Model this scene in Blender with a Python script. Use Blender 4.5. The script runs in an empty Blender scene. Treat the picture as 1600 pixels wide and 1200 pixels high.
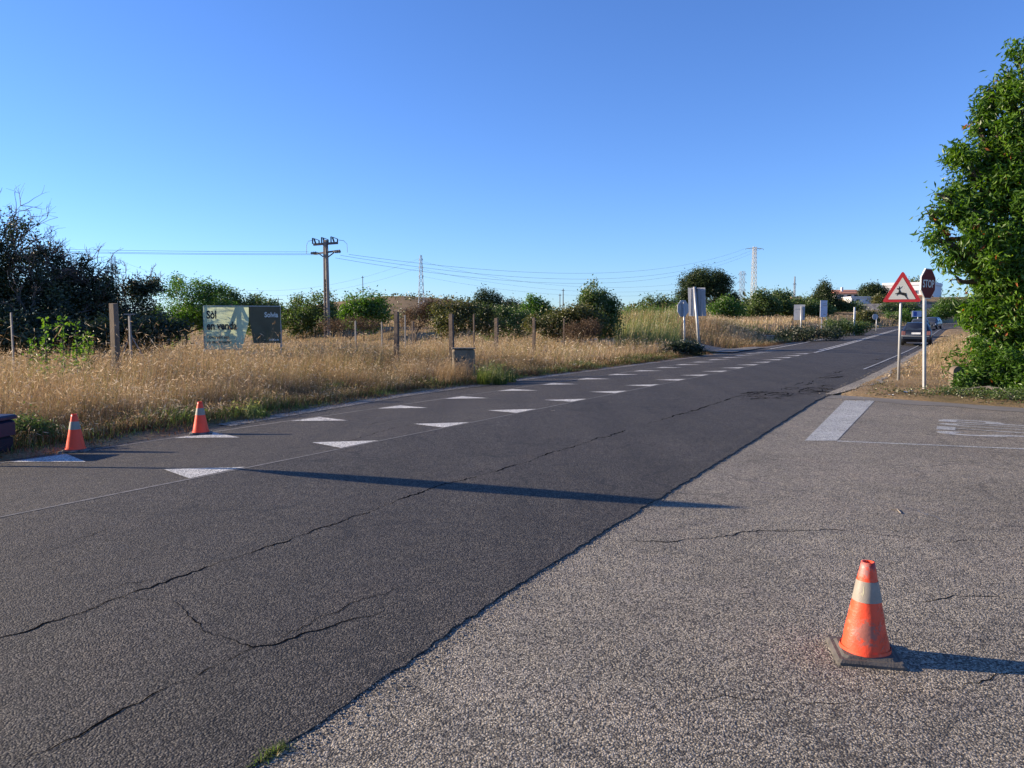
import bpy, bmesh, math, random
import numpy as np
from mathutils import Vector, Matrix

random.seed(5)
rng = np.random.default_rng(11)
SC = bpy.context.scene
COL = SC.collection
R = math.radians

# ------------------------------------------------------------------ camera
EYE = 1.5
PITCH = math.atan(95 / 1200)
FPX = 1200.0
cam_d = bpy.data.cameras.new('camera')
cam = bpy.data.objects.new('camera', cam_d)
COL.objects.link(cam)
cam.location = (0, 0, EYE)
cam.rotation_euler = (math.pi / 2 - PITCH, 0, 0)
cam_d.sensor_width = 36
cam_d.lens = 27.0
cam_d.clip_start = 0.05
cam_d.clip_end = 9000
SC.camera = cam

# ------------------------------------------------------------------ sky and sun
SUN_EL, SUN_AZ = R(17.0), R(12.0)          # azimuth: degrees beyond straight left
TOSUN = Vector((-math.cos(SUN_EL) * math.cos(SUN_AZ), math.cos(SUN_EL) * math.sin(SUN_AZ), math.sin(SUN_EL)))
world = bpy.data.worlds.new('World')
SC.world = world
world.use_nodes = True
wn = world.node_tree
wn.nodes.clear()
w_out = wn.nodes.new('ShaderNodeOutputWorld')
w_bg = wn.nodes.new('ShaderNodeBackground')
w_sky = wn.nodes.new('ShaderNodeTexSky')
w_sky.sky_type = 'NISHITA'
w_sky.sun_disc = False
w_sky.sun_elevation = SUN_EL
w_sky.sun_rotation = math.atan2(TOSUN.x, TOSUN.y)
w_sky.altitude = 100
w_sky.air_density = 1.0
w_sky.dust_density = 0.0
w_sky.ozone_density = 3.2
w_bg.inputs['Strength'].default_value = 0.1
w_tint = wn.nodes.new('ShaderNodeMix')      # camera white balance: the photograph renders the sky a deeper blue
w_tint.data_type = 'RGBA'; w_tint.blend_type = 'MULTIPLY'
w_tint.inputs[0].default_value = 1.0
w_tint.inputs[7].default_value = (0.52, 0.69, 1.06, 1)
wn.links.new(w_sky.outputs[0], w_tint.inputs[6])
wn.links.new(w_tint.outputs[2], w_bg.inputs[0])
wn.links.new(w_bg.outputs[0], w_out.inputs[0])
sun_d = bpy.data.lights.new('sun', 'SUN')
sun_d.energy = 5.0
sun_d.angle = R(0.5)
sun_d.color = (1.0, 0.83, 0.62)
sun = bpy.data.objects.new('sun', sun_d)
sun.rotation_euler = TOSUN.to_track_quat('Z', 'Y').to_euler()
sun.location = (-60, 20, 60)
COL.objects.link(sun)
SC.view_settings.view_transform = 'Standard'
SC.view_settings.look = 'None'
SC.view_settings.exposure = 1.14
SC.view_settings.gamma = 1.0
SC.view_settings.use_curve_mapping = False
SC.render.engine = 'CYCLES'
SC.cycles.max_bounces = 6
SC.cycles.transparent_max_bounces = 8

# ------------------------------------------------------------------ frame of the road: s along it, v across (right positive)
RA = R(30.46)
DX, DY = math.sin(RA), math.cos(RA)
NX, NY = math.cos(RA), -math.sin(RA)
V0 = -6.409


def sm(x, a, b):
    t = np.clip((np.asarray(x, float) - a) / (b - a), 0, 1)
    return t * t * (3 - 2 * t)


def bend(s):
    return 0.0022 * np.clip(np.asarray(s, float) - 100, 0, 220) ** 2


def to_xy(s, v):
    s = np.asarray(s, float)
    vv = np.asarray(v, float) + bend(s) + V0
    return s * DX + vv * NX, s * DY + vv * NY


def to_sv(x, y):
    x = np.asarray(x, float); y = np.asarray(y, float)
    s = x * DX + y * DY
    return s, x * NX + y * NY - V0 - bend(s)


def prof(s):
    s = np.asarray(s, float)
    a = np.clip(s - 22, 0, 38)
    return 0.00017 * a * a + 0.0129 * np.clip(s - 60, 0, 260)


def edgeL(s):
    return np.interp(s, [-30, 4, 6, 8.8, 13.7, 23, 37, 46, 60], [-3.2, -3.16, -3.2, -3.75, -4.55, -4.7, -4.6, -4.3, -4.1])


def edgeR(s):
    return np.interp(s, [-30, 2, 4.3, 6.6, 10, 17, 24, 40, 60], [4.25, 4.21, 4.06, 4.02, 3.96, 3.78, 4.0, 4.2, 4.5])


def roadz(s, v):
    return prof(s) - 0.03 * np.abs(v)


def lumps(x, y, sc, seed=0):
    x = np.asarray(x, float); y = np.asarray(y, float)
    o = 0
    for k in range(5):
        a = 1.3 * k + seed * 2.1
        f = sc * (1 + 0.37 * k)
        o = o + np.sin((x * math.cos(a) + y * math.sin(a)) * f + 1.7 * k + seed * 3.3)
    return o / 5


ZS = -0.133
F1, F2 = (7.22, 17.61), (9.87, 14.72)


def verge_sd(x, y, s, v):
    def side(px, py, dx, dy):
        l = math.hypot(dx, dy)
        return ((x - px) * -dy + (y - py) * dx) / l
    s1 = side(F1[0], F1[1], F2[0] - F1[0], F2[1] - F1[1])
    s2 = side(F2[0], F2[1], NX, NY)
    return np.minimum(np.minimum(s1, s2), v - edgeR(s))


def ground(x, y, under=False):
    """height of the visible ground; under=True: of the soil below the paving"""
    x = np.asarray(x, float); y = np.asarray(y, float)
    s, v = to_sv(x, y)
    z = roadz(s, v)
    # left verge and fields
    t = edgeL(s) - v
    zl = roadz(s, edgeL(s))
    left = zl + 0.12 * np.clip(t, -0.4, 0.3) - 0.22 * sm(t, 0.4, 2.2) - 0.15 * sm(t, 6, 40) * (1 - sm(s, 40, 50))
    left = left + 1.25 * sm(t, 1.6, 6.5) * sm(s, 49, 56) * (1 - 0.7 * sm(t, 30, 80))
    left = left + 0.06 * lumps(x, y, 0.9, 1) * sm(t, 0.5, 3) + 0.25 * lumps(x, y, 0.07, 2) * sm(t, 20, 60)
    left = left + 0.75 * np.exp(-(((x - 9) / 8) ** 2 + ((y - 53) / 9) ** 2)) * sm(t, 1, 5)
    # rising land by the houses, distant ridges
    left = left + (1.6 * sm(y, 110, 175) + 3.4 * sm(y, 193, 203)) * sm(t, 5, 24) * sm(x, 25, 75) * (1 - sm(y, 380, 600))
    ridge = 13 * np.exp(-((x + 78) / 70) ** 2) + 6 * np.exp(-((x - 30) / 260) ** 2)
    left = left + ridge * sm(y, 380, 560) * (1 + 0.12 * lumps(x, y, 0.02, 4))
    # right side: side road, then the verge
    sd = verge_sd(x, y, s, v)
    right = ZS + prof(s) + np.clip(0.25 * sd, -0.08, 0.09) + 0.05 * lumps(x, y, 1.1, 3) * sm(sd, 0.4, 1.5)
    right = right + 0.5 * sm(sd, 6, 30) + 7 * sm(y, 170, 300) * sm(v, 8, 50)
    if under:
        mid = z - 0.06
        left = np.where(t < -0.35, np.minimum(left, mid), left)
        zz = np.where(v < edgeL(s) + 0.35, left, mid)
        zz = np.where(v > edgeR(s) - 0.3, right, zz)
        return zz
    zz = np.where(t > 0, left, z)
    rr = np.where(sd > 0, right, ZS + prof(s))
    return np.where(v > edgeR(s), rr, zz)


def G(x, y):
    return float(ground(x, y))


CP, SP = math.cos(PITCH), math.sin(PITCH)


def ray(px, py):
    a = (px - 800) / FPX; b = (600 - py) / FPX
    return Vector((a, CP + b * SP, -SP + b * CP))


def at(px, py, Y):
    """the point of the sight line through photo pixel (px, py) at forward distance Y (metres)"""
    r = ray(px, py)
    return Vector((0, 0, EYE)) + r * (Y / r.y)


def base(px, Y):
    """ground point in the direction of column px at forward distance Y"""
    x = (px - 800) / FPX * Y * 1.0
    return Vector((x, Y, G(x, Y)))


_T = 1.5 * 1.006 ** np.arange(1100)


def hit(px, py):
    """where the sight line through a photo pixel meets the ground"""
    r = ray(px, py)
    z = EYE + r.z * _T
    g = ground(r.x * _T, r.y * _T)
    i = int(np.argmax(z < g))
    d0, d1 = z[i - 1] - g[i - 1], g[i] - z[i]
    t = _T[i - 1] + (_T[i] - _T[i - 1]) * d0 / (d0 + d1)
    return Vector((0, 0, EYE)) + r * float(t)


# ------------------------------------------------------------------ materials
def new_mat(name):
    m = bpy.data.materials.new(name)
    m.use_nodes = True
    nt = m.node_tree
    nt.nodes.clear()
    out = nt.nodes.new('ShaderNodeOutputMaterial')
    return m, nt, out


def N_(nt, typ, **kw):
    n = nt.nodes.new(typ)
    for k, v in kw.items():
        if k.startswith('i_'):
            n.inputs[k[2:].replace('_', ' ')].default_value = v
        else:
            setattr(n, k, v)
    return n


def ramp(nt, stops):
    n = nt.nodes.new('ShaderNodeValToRGB')
    e = n.color_ramp.elements
    while len(e) < len(stops):
        e.new(0.5)
    for el, (p, c) in zip(e, stops):
        el.position = p
        el.color = (c[0], c[1], c[2], 1)
    return n


def plain(name, col, rough=0.7, metal=0.0, spec=0.4, nscale=6.0, namt=0.18, bscale=40.0, bump=0.15, col2=None, coat=0.0, stain=None):
    m, nt, out = new_mat(name)
    L = nt.links.new
    p = N_(nt, 'ShaderNodeBsdfPrincipled')
    tc = N_(nt, 'ShaderNodeTexCoord')
    n1 = N_(nt, 'ShaderNodeTexNoise'); n1.inputs['Scale'].default_value = nscale; n1.inputs['Detail'].default_value = 6
    n1.inputs['Roughness'].default_value = 0.65
    c2 = col2 or tuple(min(1, c * (1 + namt)) for c in col)
    c1 = tuple(c * (1 - namt) for c in col)
    r = ramp(nt, [(0.3, c1), (0.5, col), (0.72, c2)])
    L(tc.outputs['Object'], n1.inputs['Vector'])
    L(n1.outputs['Fac'], r.inputs[0])
    src = r.outputs[0]
    if stain:
        n3 = N_(nt, 'ShaderNodeTexNoise'); n3.inputs['Scale'].default_value = stain[1]; n3.inputs['Detail'].default_value = 8
        r3 = ramp(nt, [(stain[2], (0, 0, 0)), (stain[2] + 0.08, (1, 1, 1))])
        mx = N_(nt, 'ShaderNodeMix', data_type='RGBA')
        L(tc.outputs['Object'], n3.inputs['Vector']); L(n3.outputs['Fac'], r3.inputs[0]); L(r3.outputs[0], mx.inputs[0])
        L(src, mx.inputs[6]); mx.inputs[7].default_value = (*stain[0], 1)
        src = mx.outputs[2]
    L(src, p.inputs['Base Color'])
    p.inputs['Roughness'].default_value = rough
    p.inputs['Metallic'].default_value = metal
    p.inputs['Specular IOR Level'].default_value = spec
    p.inputs['Coat Weight'].default_value = coat
    if bump:
        n2 = N_(nt, 'ShaderNodeTexNoise'); n2.inputs['Scale'].default_value = bscale; n2.inputs['Detail'].default_value = 4
        b = N_(nt, 'ShaderNodeBump'); b.inputs['Strength'].default_value = bump; b.inputs['Distance'].default_value = 0.01
        L(tc.outputs['Object'], n2.inputs['Vector']); L(n2.outputs['Fac'], b.inputs['Height']); L(b.outputs[0], p.inputs['Normal'])
    L(p.outputs[0], out.inputs[0])
    return m


def leafy(name, stops, trans=0.35, gloss=0.08, rough=0.45, attr='tint'):
    """leaf or blade material: colour from the per-leaf attribute, light passing through"""
    m, nt, out = new_mat(name)
    L = nt.links.new
    a = N_(nt, 'ShaderNodeAttribute', attribute_name=attr)
    r = ramp(nt, stops)
    d = N_(nt, 'ShaderNodeBsdfDiffuse'); t = N_(nt, 'ShaderNodeBsdfTranslucent'); g = N_(nt, 'ShaderNodeBsdfGlossy')
    g.inputs['Roughness'].default_value = rough
    hsv = N_(nt, 'ShaderNodeHueSaturation'); hsv.inputs['Saturation'].default_value = 1.15; hsv.inputs['Value'].default_value = 1.5
    m1 = N_(nt, 'ShaderNodeMixShader'); m2 = N_(nt, 'ShaderNodeMixShader')
    L(a.outputs['Fac'], r.inputs[0]); L(r.outputs[0], d.inputs[0]); L(r.outputs[0], hsv.inputs['Color']); L(hsv.outputs[0], t.inputs[0])
    m1.inputs[0].default_value = trans; m2.inputs[0].default_value = gloss
    L(d.outputs[0], m1.inputs[1]); L(t.outputs[0], m1.inputs[2]); L(m1.outputs[0], m2.inputs[1]); L(g.outputs[0], m2.inputs[2])
    L(m2.outputs[0], out.inputs[0])
    return m


def asphalt(name, dark, mid, light, cell=95.0, bump=0.9, patch=(0.8, 1.2), tracks=0.0, hair=0.0):
    m, nt, out = new_mat(name)
    L = nt.links.new
    p = N_(nt, 'ShaderNodeBsdfPrincipled')
    tc = N_(nt, 'ShaderNodeTexCoord')
    v = N_(nt, 'ShaderNodeTexVoronoi'); v.inputs['Scale'].default_value = cell; v.inputs['Randomness'].default_value = 1
    n0 = N_(nt, 'ShaderNodeTexNoise'); n0.inputs['Scale'].default_value = cell * 0.42; n0.inputs['Detail'].default_value = 5; n0.inputs['Roughness'].default_value = 0.75
    nb = N_(nt, 'ShaderNodeTexNoise'); nb.inputs['Scale'].default_value = 0.55; nb.inputs['Detail'].default_value = 8; nb.inputs['Roughness'].default_value = 0.6
    nc = N_(nt, 'ShaderNodeTexNoise'); nc.inputs['Scale'].default_value = 7; nc.inputs['Detail'].default_value = 5
    for n in (v, n0, nb, nc):
        L(tc.outputs['Object'], n.inputs['Vector'])
    sep = N_(nt, 'ShaderNodeSeparateColor'); L(v.outputs['Color'], sep.inputs[0])
    ad = N_(nt, 'ShaderNodeMath', operation='ADD'); L(sep.outputs[0], ad.inputs[0]); L(n0.outputs['Fac'], ad.inputs[1])
    hf = N_(nt, 'ShaderNodeMath', operation='MULTIPLY'); L(ad.outputs[0], hf.inputs[0]); hf.inputs[1].default_value = 0.5
    r = ramp(nt, [(0.30, dark), (0.5, mid), (0.74, light)]); L(hf.outputs[0], r.inputs[0])
    # grit sits dark between the stones
    r2 = ramp(nt, [(0.0, (1, 1, 1)), (0.45, (0.9, 0.9, 0.9)), (0.75, (0.35, 0.35, 0.35))]); 
    sc = N_(nt, 'ShaderNodeMath', operation='MULTIPLY'); sc.inputs[1].default_value = 1.0
    L(v.outputs['Distance'], sc.inputs[0]); L(sc.outputs[0], r2.inputs[0])
    mu = N_(nt, 'ShaderNodeMix', data_type='RGBA', blend_type='MULTIPLY'); mu.inputs[0].default_value = 1
    L(r.outputs[0], mu.inputs[6]); L(r2.outputs[0], mu.inputs[7])
    r3 = ramp(nt, [(0.3, (patch[0],) * 3), (0.7, (patch[1],) * 3)]); L(nb.outputs['Fac'], r3.inputs[0])
    mv = N_(nt, 'ShaderNodeMix', data_type='RGBA', blend_type='MULTIPLY'); mv.inputs[0].default_value = 1
    L(mu.outputs[2], mv.inputs[6]); L(r3.outputs[0], mv.inputs[7])
    r4 = ramp(nt, [(0.35, (0.88, 0.88, 0.9)), (0.65, (1.1, 1.08, 1.04))]); L(nc.outputs['Fac'], r4.inputs[0])
    mw = N_(nt, 'ShaderNodeMix', data_type='RGBA', blend_type='MULTIPLY'); mw.inputs[0].default_value = 1
    L(mv.outputs[2], mw.inputs[6]); L(r4.outputs[0], mw.inputs[7])
    base_c = mw.outputs[2]
    # long faint bands left by traffic, in the direction of the road
    mp = N_(nt, 'ShaderNodeMapping'); mp.inputs['Rotation'].default_value = (0, 0, RA); mp.inputs['Scale'].default_value = (1.1, 0.05, 1)
    nw = N_(nt, 'ShaderNodeTexNoise'); nw.inputs['Scale'].default_value = 1.0; nw.inputs['Detail'].default_value = 4
    L(tc.outputs['Object'], mp.inputs[0]); L(mp.outputs[0], nw.inputs['Vector'])
    r5 = ramp(nt, [(0.3, (1 - tracks,) * 3), (0.7, (1 + tracks, 1 + tracks, 1 + tracks * 0.9))]); L(nw.outputs['Fac'], r5.inputs[0])
    mt_ = N_(nt, 'ShaderNodeMix', data_type='RGBA', blend_type='MULTIPLY'); mt_.inputs[0].default_value = 1
    L(base_c, mt_.inputs[6]); L(r5.outputs[0], mt_.inputs[7]); base_c = mt_.outputs[2]
    # dust and oil: slow changes of hue
    nd = N_(nt, 'ShaderNodeTexNoise'); nd.inputs['Scale'].default_value = 0.9; nd.inputs['Detail'].default_value = 9; nd.inputs['Roughness'].default_value = 0.7; nd.inputs['Distortion'].default_value = 0.6
    L(tc.outputs['Object'], nd.inputs['Vector'])
    r6 = ramp(nt, [(0.30, (0.80, 0.80, 0.79)), (0.46, (0.97, 0.98, 0.96)), (0.58, (1.0, 1.0, 1.0)), (0.75, (1.14, 1.07, 0.98))]); L(nd.outputs['Fac'], r6.inputs[0])
    md = N_(nt, 'ShaderNodeMix', data_type='RGBA', blend_type='MULTIPLY'); md.inputs[0].default_value = 1
    L(base_c, md.inputs[6]); L(r6.outputs[0], md.inputs[7]); base_c = md.outputs[2]
    if hair:
        # hairline crazing here and there
        nz = N_(nt, 'ShaderNodeTexNoise'); nz.inputs['Scale'].default_value = 5; nz.inputs['Detail'].default_value = 5
        L(tc.outputs['Object'], nz.inputs['Vector'])
        va = N_(nt, 'ShaderNodeVectorMath', operation='MULTIPLY_ADD'); va.inputs[1].default_value = (0.35, 0.35, 0.35)
        L(nz.outputs['Color'], va.inputs[0]); L(tc.outputs['Object'], va.inputs[2])
        ve = N_(nt, 'ShaderNodeTexVoronoi', feature='DISTANCE_TO_EDGE'); ve.inputs['Scale'].default_value = 0.95
        L(va.outputs[0], ve.inputs['Vector'])
        rh = ramp(nt, [(0.0, (hair,) * 3), (0.010, (hair,) * 3), (0.02, (0, 0, 0))]); L(ve.outputs['Distance'], rh.inputs[0])
        nm = N_(nt, 'ShaderNodeTexNoise'); nm.inputs['Scale'].default_value = 0.8; nm.inputs['Detail'].default_value = 3
        mo = N_(nt, 'ShaderNodeVectorMath', operation='ADD'); mo.inputs[1].default_value = (31, 7, 3)
        L(tc.outputs['Object'], mo.inputs[0]); L(mo.outputs[0], nm.inputs['Vector'])
        rm = ramp(nt, [(0.46, (0, 0, 0)), (0.56, (1, 1, 1))]); L(nm.outputs['Fac'], rm.inputs[0])
        mm = N_(nt, 'ShaderNodeMath', operation='MULTIPLY'); L(rh.outputs[0], mm.inputs[0]); L(rm.outputs[0], mm.inputs[1])
        mh = N_(nt, 'ShaderNodeMix', data_type='RGBA'); L(mm.outputs[0], mh.inputs[0]); L(base_c, mh.inputs[6]); mh.inputs[7].default_value = (0.015, 0.015, 0.015, 1)
        base_c = mh.outputs[2]
    L(base_c, p.inputs['Base Color'])
    p.inputs['Roughness'].default_value = 0.75
    p.inputs['Specular IOR Level'].default_value = 0.3
    hh = N_(nt, 'ShaderNodeMath', operation='SUBTRACT'); hh.inputs[0].default_value = 1.0; L(v.outputs['Distance'], hh.inputs[1])
    h2 = N_(nt, 'ShaderNodeMath', operation='ADD'); L(hh.outputs[0], h2.inputs[0]); L(n0.outputs['Fac'], h2.inputs[1])
    b = N_(nt, 'ShaderNodeBump'); b.inputs['Strength'].default_value = bump; b.inputs['Distance'].default_value = 0.006
    L(h2.outputs[0], b.inputs['Height']); L(b.outputs[0], p.inputs['Normal'])
    L(p.outputs[0], out.inputs[0])
    return m


M = {}
M['road'] = asphalt('dark_asphalt', (0.021, 0.0185, 0.0165), (0.066, 0.057, 0.049), (0.18, 0.160, 0.134), 112, 0.85, (0.88, 1.12), 0.16, 0.55)
M['side'] = asphalt('worn_pale_asphalt', (0.090, 0.078, 0.062), (0.270, 0.236, 0.188), (0.52, 0.46, 0.37), 112, 0.9, (0.86, 1.14), 0.04, 0.35)
M['mortar'] = plain('smooth_gutter_concrete', (0.15, 0.138, 0.12), 0.85, nscale=3, namt=0.2, bscale=60, bump=0.3)
M['paint'] = asphalt('fresh_white_road_paint', (0.22, 0.22, 0.21), (0.82, 0.81, 0.78), (0.90, 0.89, 0.86), 90, 0.55, (0.95, 1.05), 0, 0.5)
M['oldpaint'] = asphalt('worn_grey_white_road_paint', (0.30, 0.30, 0.29), (0.52, 0.53, 0.52), (0.68, 0.69, 0.68), 80, 0.6, (0.8, 1.1))
M['crack'] = plain('dark_crack', (0.007, 0.007, 0.007), 1.0, 0, 0.0, nscale=30, bump=0)
M['joint'] = plain('pale_joint_dust', (0.16, 0.155, 0.15), 0.95, nscale=12, namt=0.4, bump=0.2)
M['gravel'] = asphalt('pale_gravel', (0.10, 0.09, 0.075), (0.24, 0.215, 0.18), (0.42, 0.39, 0.34), 40, 0.9)


M['stone'] = plain('loose_stone', (0.24, 0.21, 0.17), 0.9, 0, 0.2, nscale=60, namt=0.5, bump=0)


def soil_mat():
    m, nt, out = new_mat('dry_soil')
    L = nt.links.new
    p = N_(nt, 'ShaderNodeBsdfPrincipled'); p.inputs['Roughness'].default_value = 0.95; p.inputs['Specular IOR Level'].default_value = 0.1
    tc = N_(nt, 'ShaderNodeTexCoord')
    a = N_(nt, 'ShaderNodeTexNoise'); a.inputs['Scale'].default_value = 0.35; a.inputs['Detail'].default_value = 10; a.inputs['Roughness'].default_value = 0.7
    b = N_(nt, 'ShaderNodeTexNoise'); b.inputs['Scale'].default_value = 18; b.inputs['Detail'].default_value = 8; b.inputs['Roughness'].default_value = 0.75
    L(tc.outputs['Object'], a.inputs['Vector']); L(tc.outputs['Object'], b.inputs['Vector'])
    r = ramp(nt, [(0.32, (0.10, 0.085, 0.04)), (0.48, (0.24, 0.17, 0.095)), (0.7, (0.36, 0.265, 0.15))])
    r2 = ramp(nt, [(0.3, (0.45, 0.42, 0.4)), (0.55, (1, 1, 1)), (0.75, (1.35, 1.3, 1.2))])
    L(a.outputs['Fac'], r.inputs[0]); L(b.outputs['Fac'], r2.inputs[0])
    mx = N_(nt, 'ShaderNodeMix', data_type='RGBA', blend_type='MULTIPLY'); mx.inputs[0].default_value = 1
    L(r.outputs[0], mx.inputs[6]); L(r2.outputs[0], mx.inputs[7]); L(mx.outputs[2], p.inputs['Base Color'])
    bp = N_(nt, 'ShaderNodeBump'); bp.inputs['Strength'].default_value = 0.8; bp.inputs['Distance'].default_value = 0.03
    L(b.outputs['Fac'], bp.inputs['Height']); L(bp.outputs[0], p.inputs['Normal'])
    L(p.outputs[0], out.inputs[0])
    return m


M['soil'] = soil_mat()
M['metal'] = plain('galvanised_steel', (0.42, 0.42, 0.41), 0.45, 0.35, 0.5, nscale=9, namt=0.15, bump=0.05)
M['metalback'] = plain('grey_sign_back', (0.36, 0.37, 0.39), 0.5, 0.2, 0.5, nscale=5, namt=0.12, bump=0.04)
M['signwhite'] = plain('white_sign_face', (0.72, 0.70, 0.62), 0.4, nscale=4, namt=0.05, bump=0)
M['signred'] = plain('red_sign_face', (0.55, 0.03, 0.035), 0.4, nscale=5, namt=0.1, bump=0)
M['stopred'] = plain('deep_red_sign_face', (0.15, 0.010, 0.011), 0.5, 0, 0.2, nscale=5, namt=0.12, bump=0)
M['black'] = plain('black_print', (0.02, 0.02, 0.022), 0.6, bump=0)
M['orange'] = plain('orange_cone_plastic', (0.95, 0.060, 0.016), 0.42, nscale=7, namt=0.08, bscale=60, bump=0.05)
M['orangeold'] = plain('scuffed_orange_plastic', (0.82, 0.080, 0.028), 0.45, nscale=7, namt=0.1, bscale=90, bump=0.15, stain=((0.72, 0.24, 0.15), 9.0, 0.62))
def scuffed(m, spots):
    """grey rubbed patches at given points of the cone"""
    nt = m.node_tree; L = nt.links.new
    p = [n for n in nt.nodes if n.type == 'BSDF_PRINCIPLED'][0]
    src = p.inputs['Base Color'].links[0].from_socket
    tc = N_(nt, 'ShaderNodeTexCoord')
    nz = N_(nt, 'ShaderNodeTexNoise'); nz.inputs['Scale'].default_value = 38; nz.inputs['Detail'].default_value = 8; nz.inputs['Roughness'].default_value = 0.7
    L(tc.outputs['Object'], nz.inputs['Vector'])
    for loc, rad_, col in spots:
        d = N_(nt, 'ShaderNodeVectorMath', operation='DISTANCE'); d.inputs[1].default_value = loc
        L(tc.outputs['Object'], d.inputs[0])
        a = N_(nt, 'ShaderNodeMath', operation='MULTIPLY_ADD'); a.inputs[1].default_value = -1 / rad_; a.inputs[2].default_value = 0.95
        L(d.outputs['Value'], a.inputs[0])
        b = N_(nt, 'ShaderNodeMath', operation='MULTIPLY_ADD'); L(nz.outputs['Fac'], b.inputs[0]); b.inputs[1].default_value = 2.6; L(a.outputs[0], b.inputs[2])
        c_ = N_(nt, 'ShaderNodeMath', operation='MULTIPLY'); L(b.outputs[0], c_.inputs[0]); c_.inputs[1].default_value = 0.5; b = c_
        r = ramp(nt, [(0.74, (0, 0, 0)), (0.90, (0.8, 0.8, 0.8))]); L(b.outputs[0], r.inputs[0])
        mx = N_(nt, 'ShaderNodeMix', data_type='RGBA'); L(r.outputs[0], mx.inputs[0]); L(src, mx.inputs[6]); mx.inputs[7].default_value = (*col, 1)
        src = mx.outputs[2]
    L(src, p.inputs['Base Color'])


scuffed(M['orangeold'], [((-0.018, -0.085, 0.145), 0.085, (0.24, 0.13, 0.10)), ((-0.026, -0.024, 0.435), 0.055, (0.28, 0.19, 0.17)), ((0.02, -0.03, 0.46), 0.03, (0.30, 0.03, 0.02))])
M['rubber'] = plain('dusty_black_rubber', (0.05, 0.048, 0.045), 0.8, nscale=12, namt=0.3, bscale=120, bump=0.3, stain=((0.14, 0.13, 0.12), 20, 0.5))
M['rubberold'] = plain('worn_grey_rubber', (0.085, 0.076, 0.066), 0.8, nscale=16, namt=0.35, bscale=120, bump=0.4)
M['band'] = plain('reflective_band', (0.27, 0.235, 0.19), 0.5, nscale=14, namt=0.15, bscale=200, bump=0.1)
M['bandpatch'] = plain('yellowed_sleeve_patch', (0.36, 0.335, 0.22), 0.5, nscale=30, namt=0.2, bump=0)
M['scuff'] = plain('grey_scuff', (0.34, 0.20, 0.16), 0.7, nscale=30, namt=0.5, bump=0)
M['concrete'] = plain('weathered_concrete', (0.25, 0.215, 0.175), 0.9, nscale=4, namt=0.3, bscale=30, bump=0.5, stain=((0.12, 0.11, 0.1), 6, 0.6))
M['oldconcrete'] = plain('dark_mossy_concrete', (0.21, 0.17, 0.12), 0.95, nscale=5, namt=0.4, bscale=30, bump=0.6, stain=((0.07, 0.065, 0.055), 5, 0.55))
M['wood'] = plain('grey_post_wood', (0.12, 0.090, 0.068), 0.9, nscale=8, namt=0.35, bscale=50, bump=0.6)
M['bark'] = plain('bark', (0.10, 0.08, 0.06), 0.95, nscale=6, namt=0.4, bscale=25, bump=0.8)
M['twig'] = plain('grey_twig', (0.12, 0.10, 0.09), 0.9, nscale=5, namt=0.3, bump=0)
M['navy'] = plain('navy_plastic', (0.012, 0.018, 0.042), 0.35, nscale=6, namt=0.2, bump=0.05)
M['navydark'] = plain('dark_navy_fabric', (0.010, 0.012, 0.022), 0.8, nscale=9, namt=0.3, bump=0.3)
M['postmetal'] = plain('dull_grey_post', (0.20, 0.195, 0.185), 0.7, 0, 0.3, nscale=9, namt=0.2, bump=0.05)
M['oldpost'] = plain('stained_concrete_post', (0.15, 0.115, 0.085), 0.95, nscale=5, namt=0.35, bscale=30, bump=0.5)
M['insul'] = plain('dark_brown_insulator', (0.05, 0.035, 0.03), 0.3, bump=0)
M['steel_dark'] = plain('weathered_dark_steel', (0.11, 0.10, 0.105), 0.6, 0.3, nscale=5, bump=0)
M['lattice'] = plain('hazed_lattice_steel', (0.30, 0.33, 0.37), 0.6, 0.2, nscale=0.5, bump=0)  # pale bluish tone paints distance haze onto the steel
M['lattice_warm'] = plain('yellowed_lattice_steel', (0.50, 0.46, 0.36), 0.6, 0.1, nscale=0.5, bump=0)
M['wire'] = plain('aluminium_cable', (0.13, 0.15, 0.18), 0.6, bump=0)
M['whitewall'] = plain('white_render', (0.66, 0.66, 0.66), 0.9, nscale=1.2, namt=0.08, bump=0.1)
M['creamwall'] = plain('cream_render', (0.74, 0.62, 0.40), 0.9, nscale=1.2, namt=0.08, bump=0.1)
M['greywall'] = plain('grey_stone_wall', (0.17, 0.17, 0.19), 0.95, nscale=1.5, namt=0.45, bscale=6, bump=0.8)
M['tile'] = plain('red_roof_tile', (0.42, 0.19, 0.12), 0.9, nscale=2, namt=0.25, bscale=12, bump=0.5)
M['glassdark'] = plain('dark_window_glass', (0.03, 0.04, 0.055), 0.08, 0, 0.6, bump=0)
M['carpaint'] = plain('dark_blue_car_paint', (0.014, 0.018, 0.030), 0.35, 0.1, 0.4, bump=0, coat=0.2)
M['carpaint2'] = plain('dark_grey_car_paint', (0.05, 0.055, 0.065), 0.35, 0.1, 0.4, bump=0, coat=0.2)
M['bumper'] = plain('grey_bumper', (0.13, 0.14, 0.16), 0.5, bump=0)
M['taillight'] = plain('pale_tail_light', (0.20, 0.09, 0.085), 0.15, bump=0)
M['plate'] = plain('white_number_plate', (0.75, 0.75, 0.72), 0.4, bump=0)
M['tyre'] = plain('tyre_rubber', (0.02, 0.02, 0.02), 0.85, bump=0)
M['rim'] = plain('wheel_rim', (0.4, 0.4, 0.42), 0.3, 0.7, bump=0)
M['headlight'] = plain('headlight_glass', (0.85, 0.86, 0.88), 0.1, bump=0)
M['bluesign'] = plain('blue_sign_face', (0.04, 0.09, 0.35), 0.5, bump=0)
M['paleboard'] = plain('pale_board', (0.50, 0.53, 0.62), 0.6, bump=0)
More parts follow.
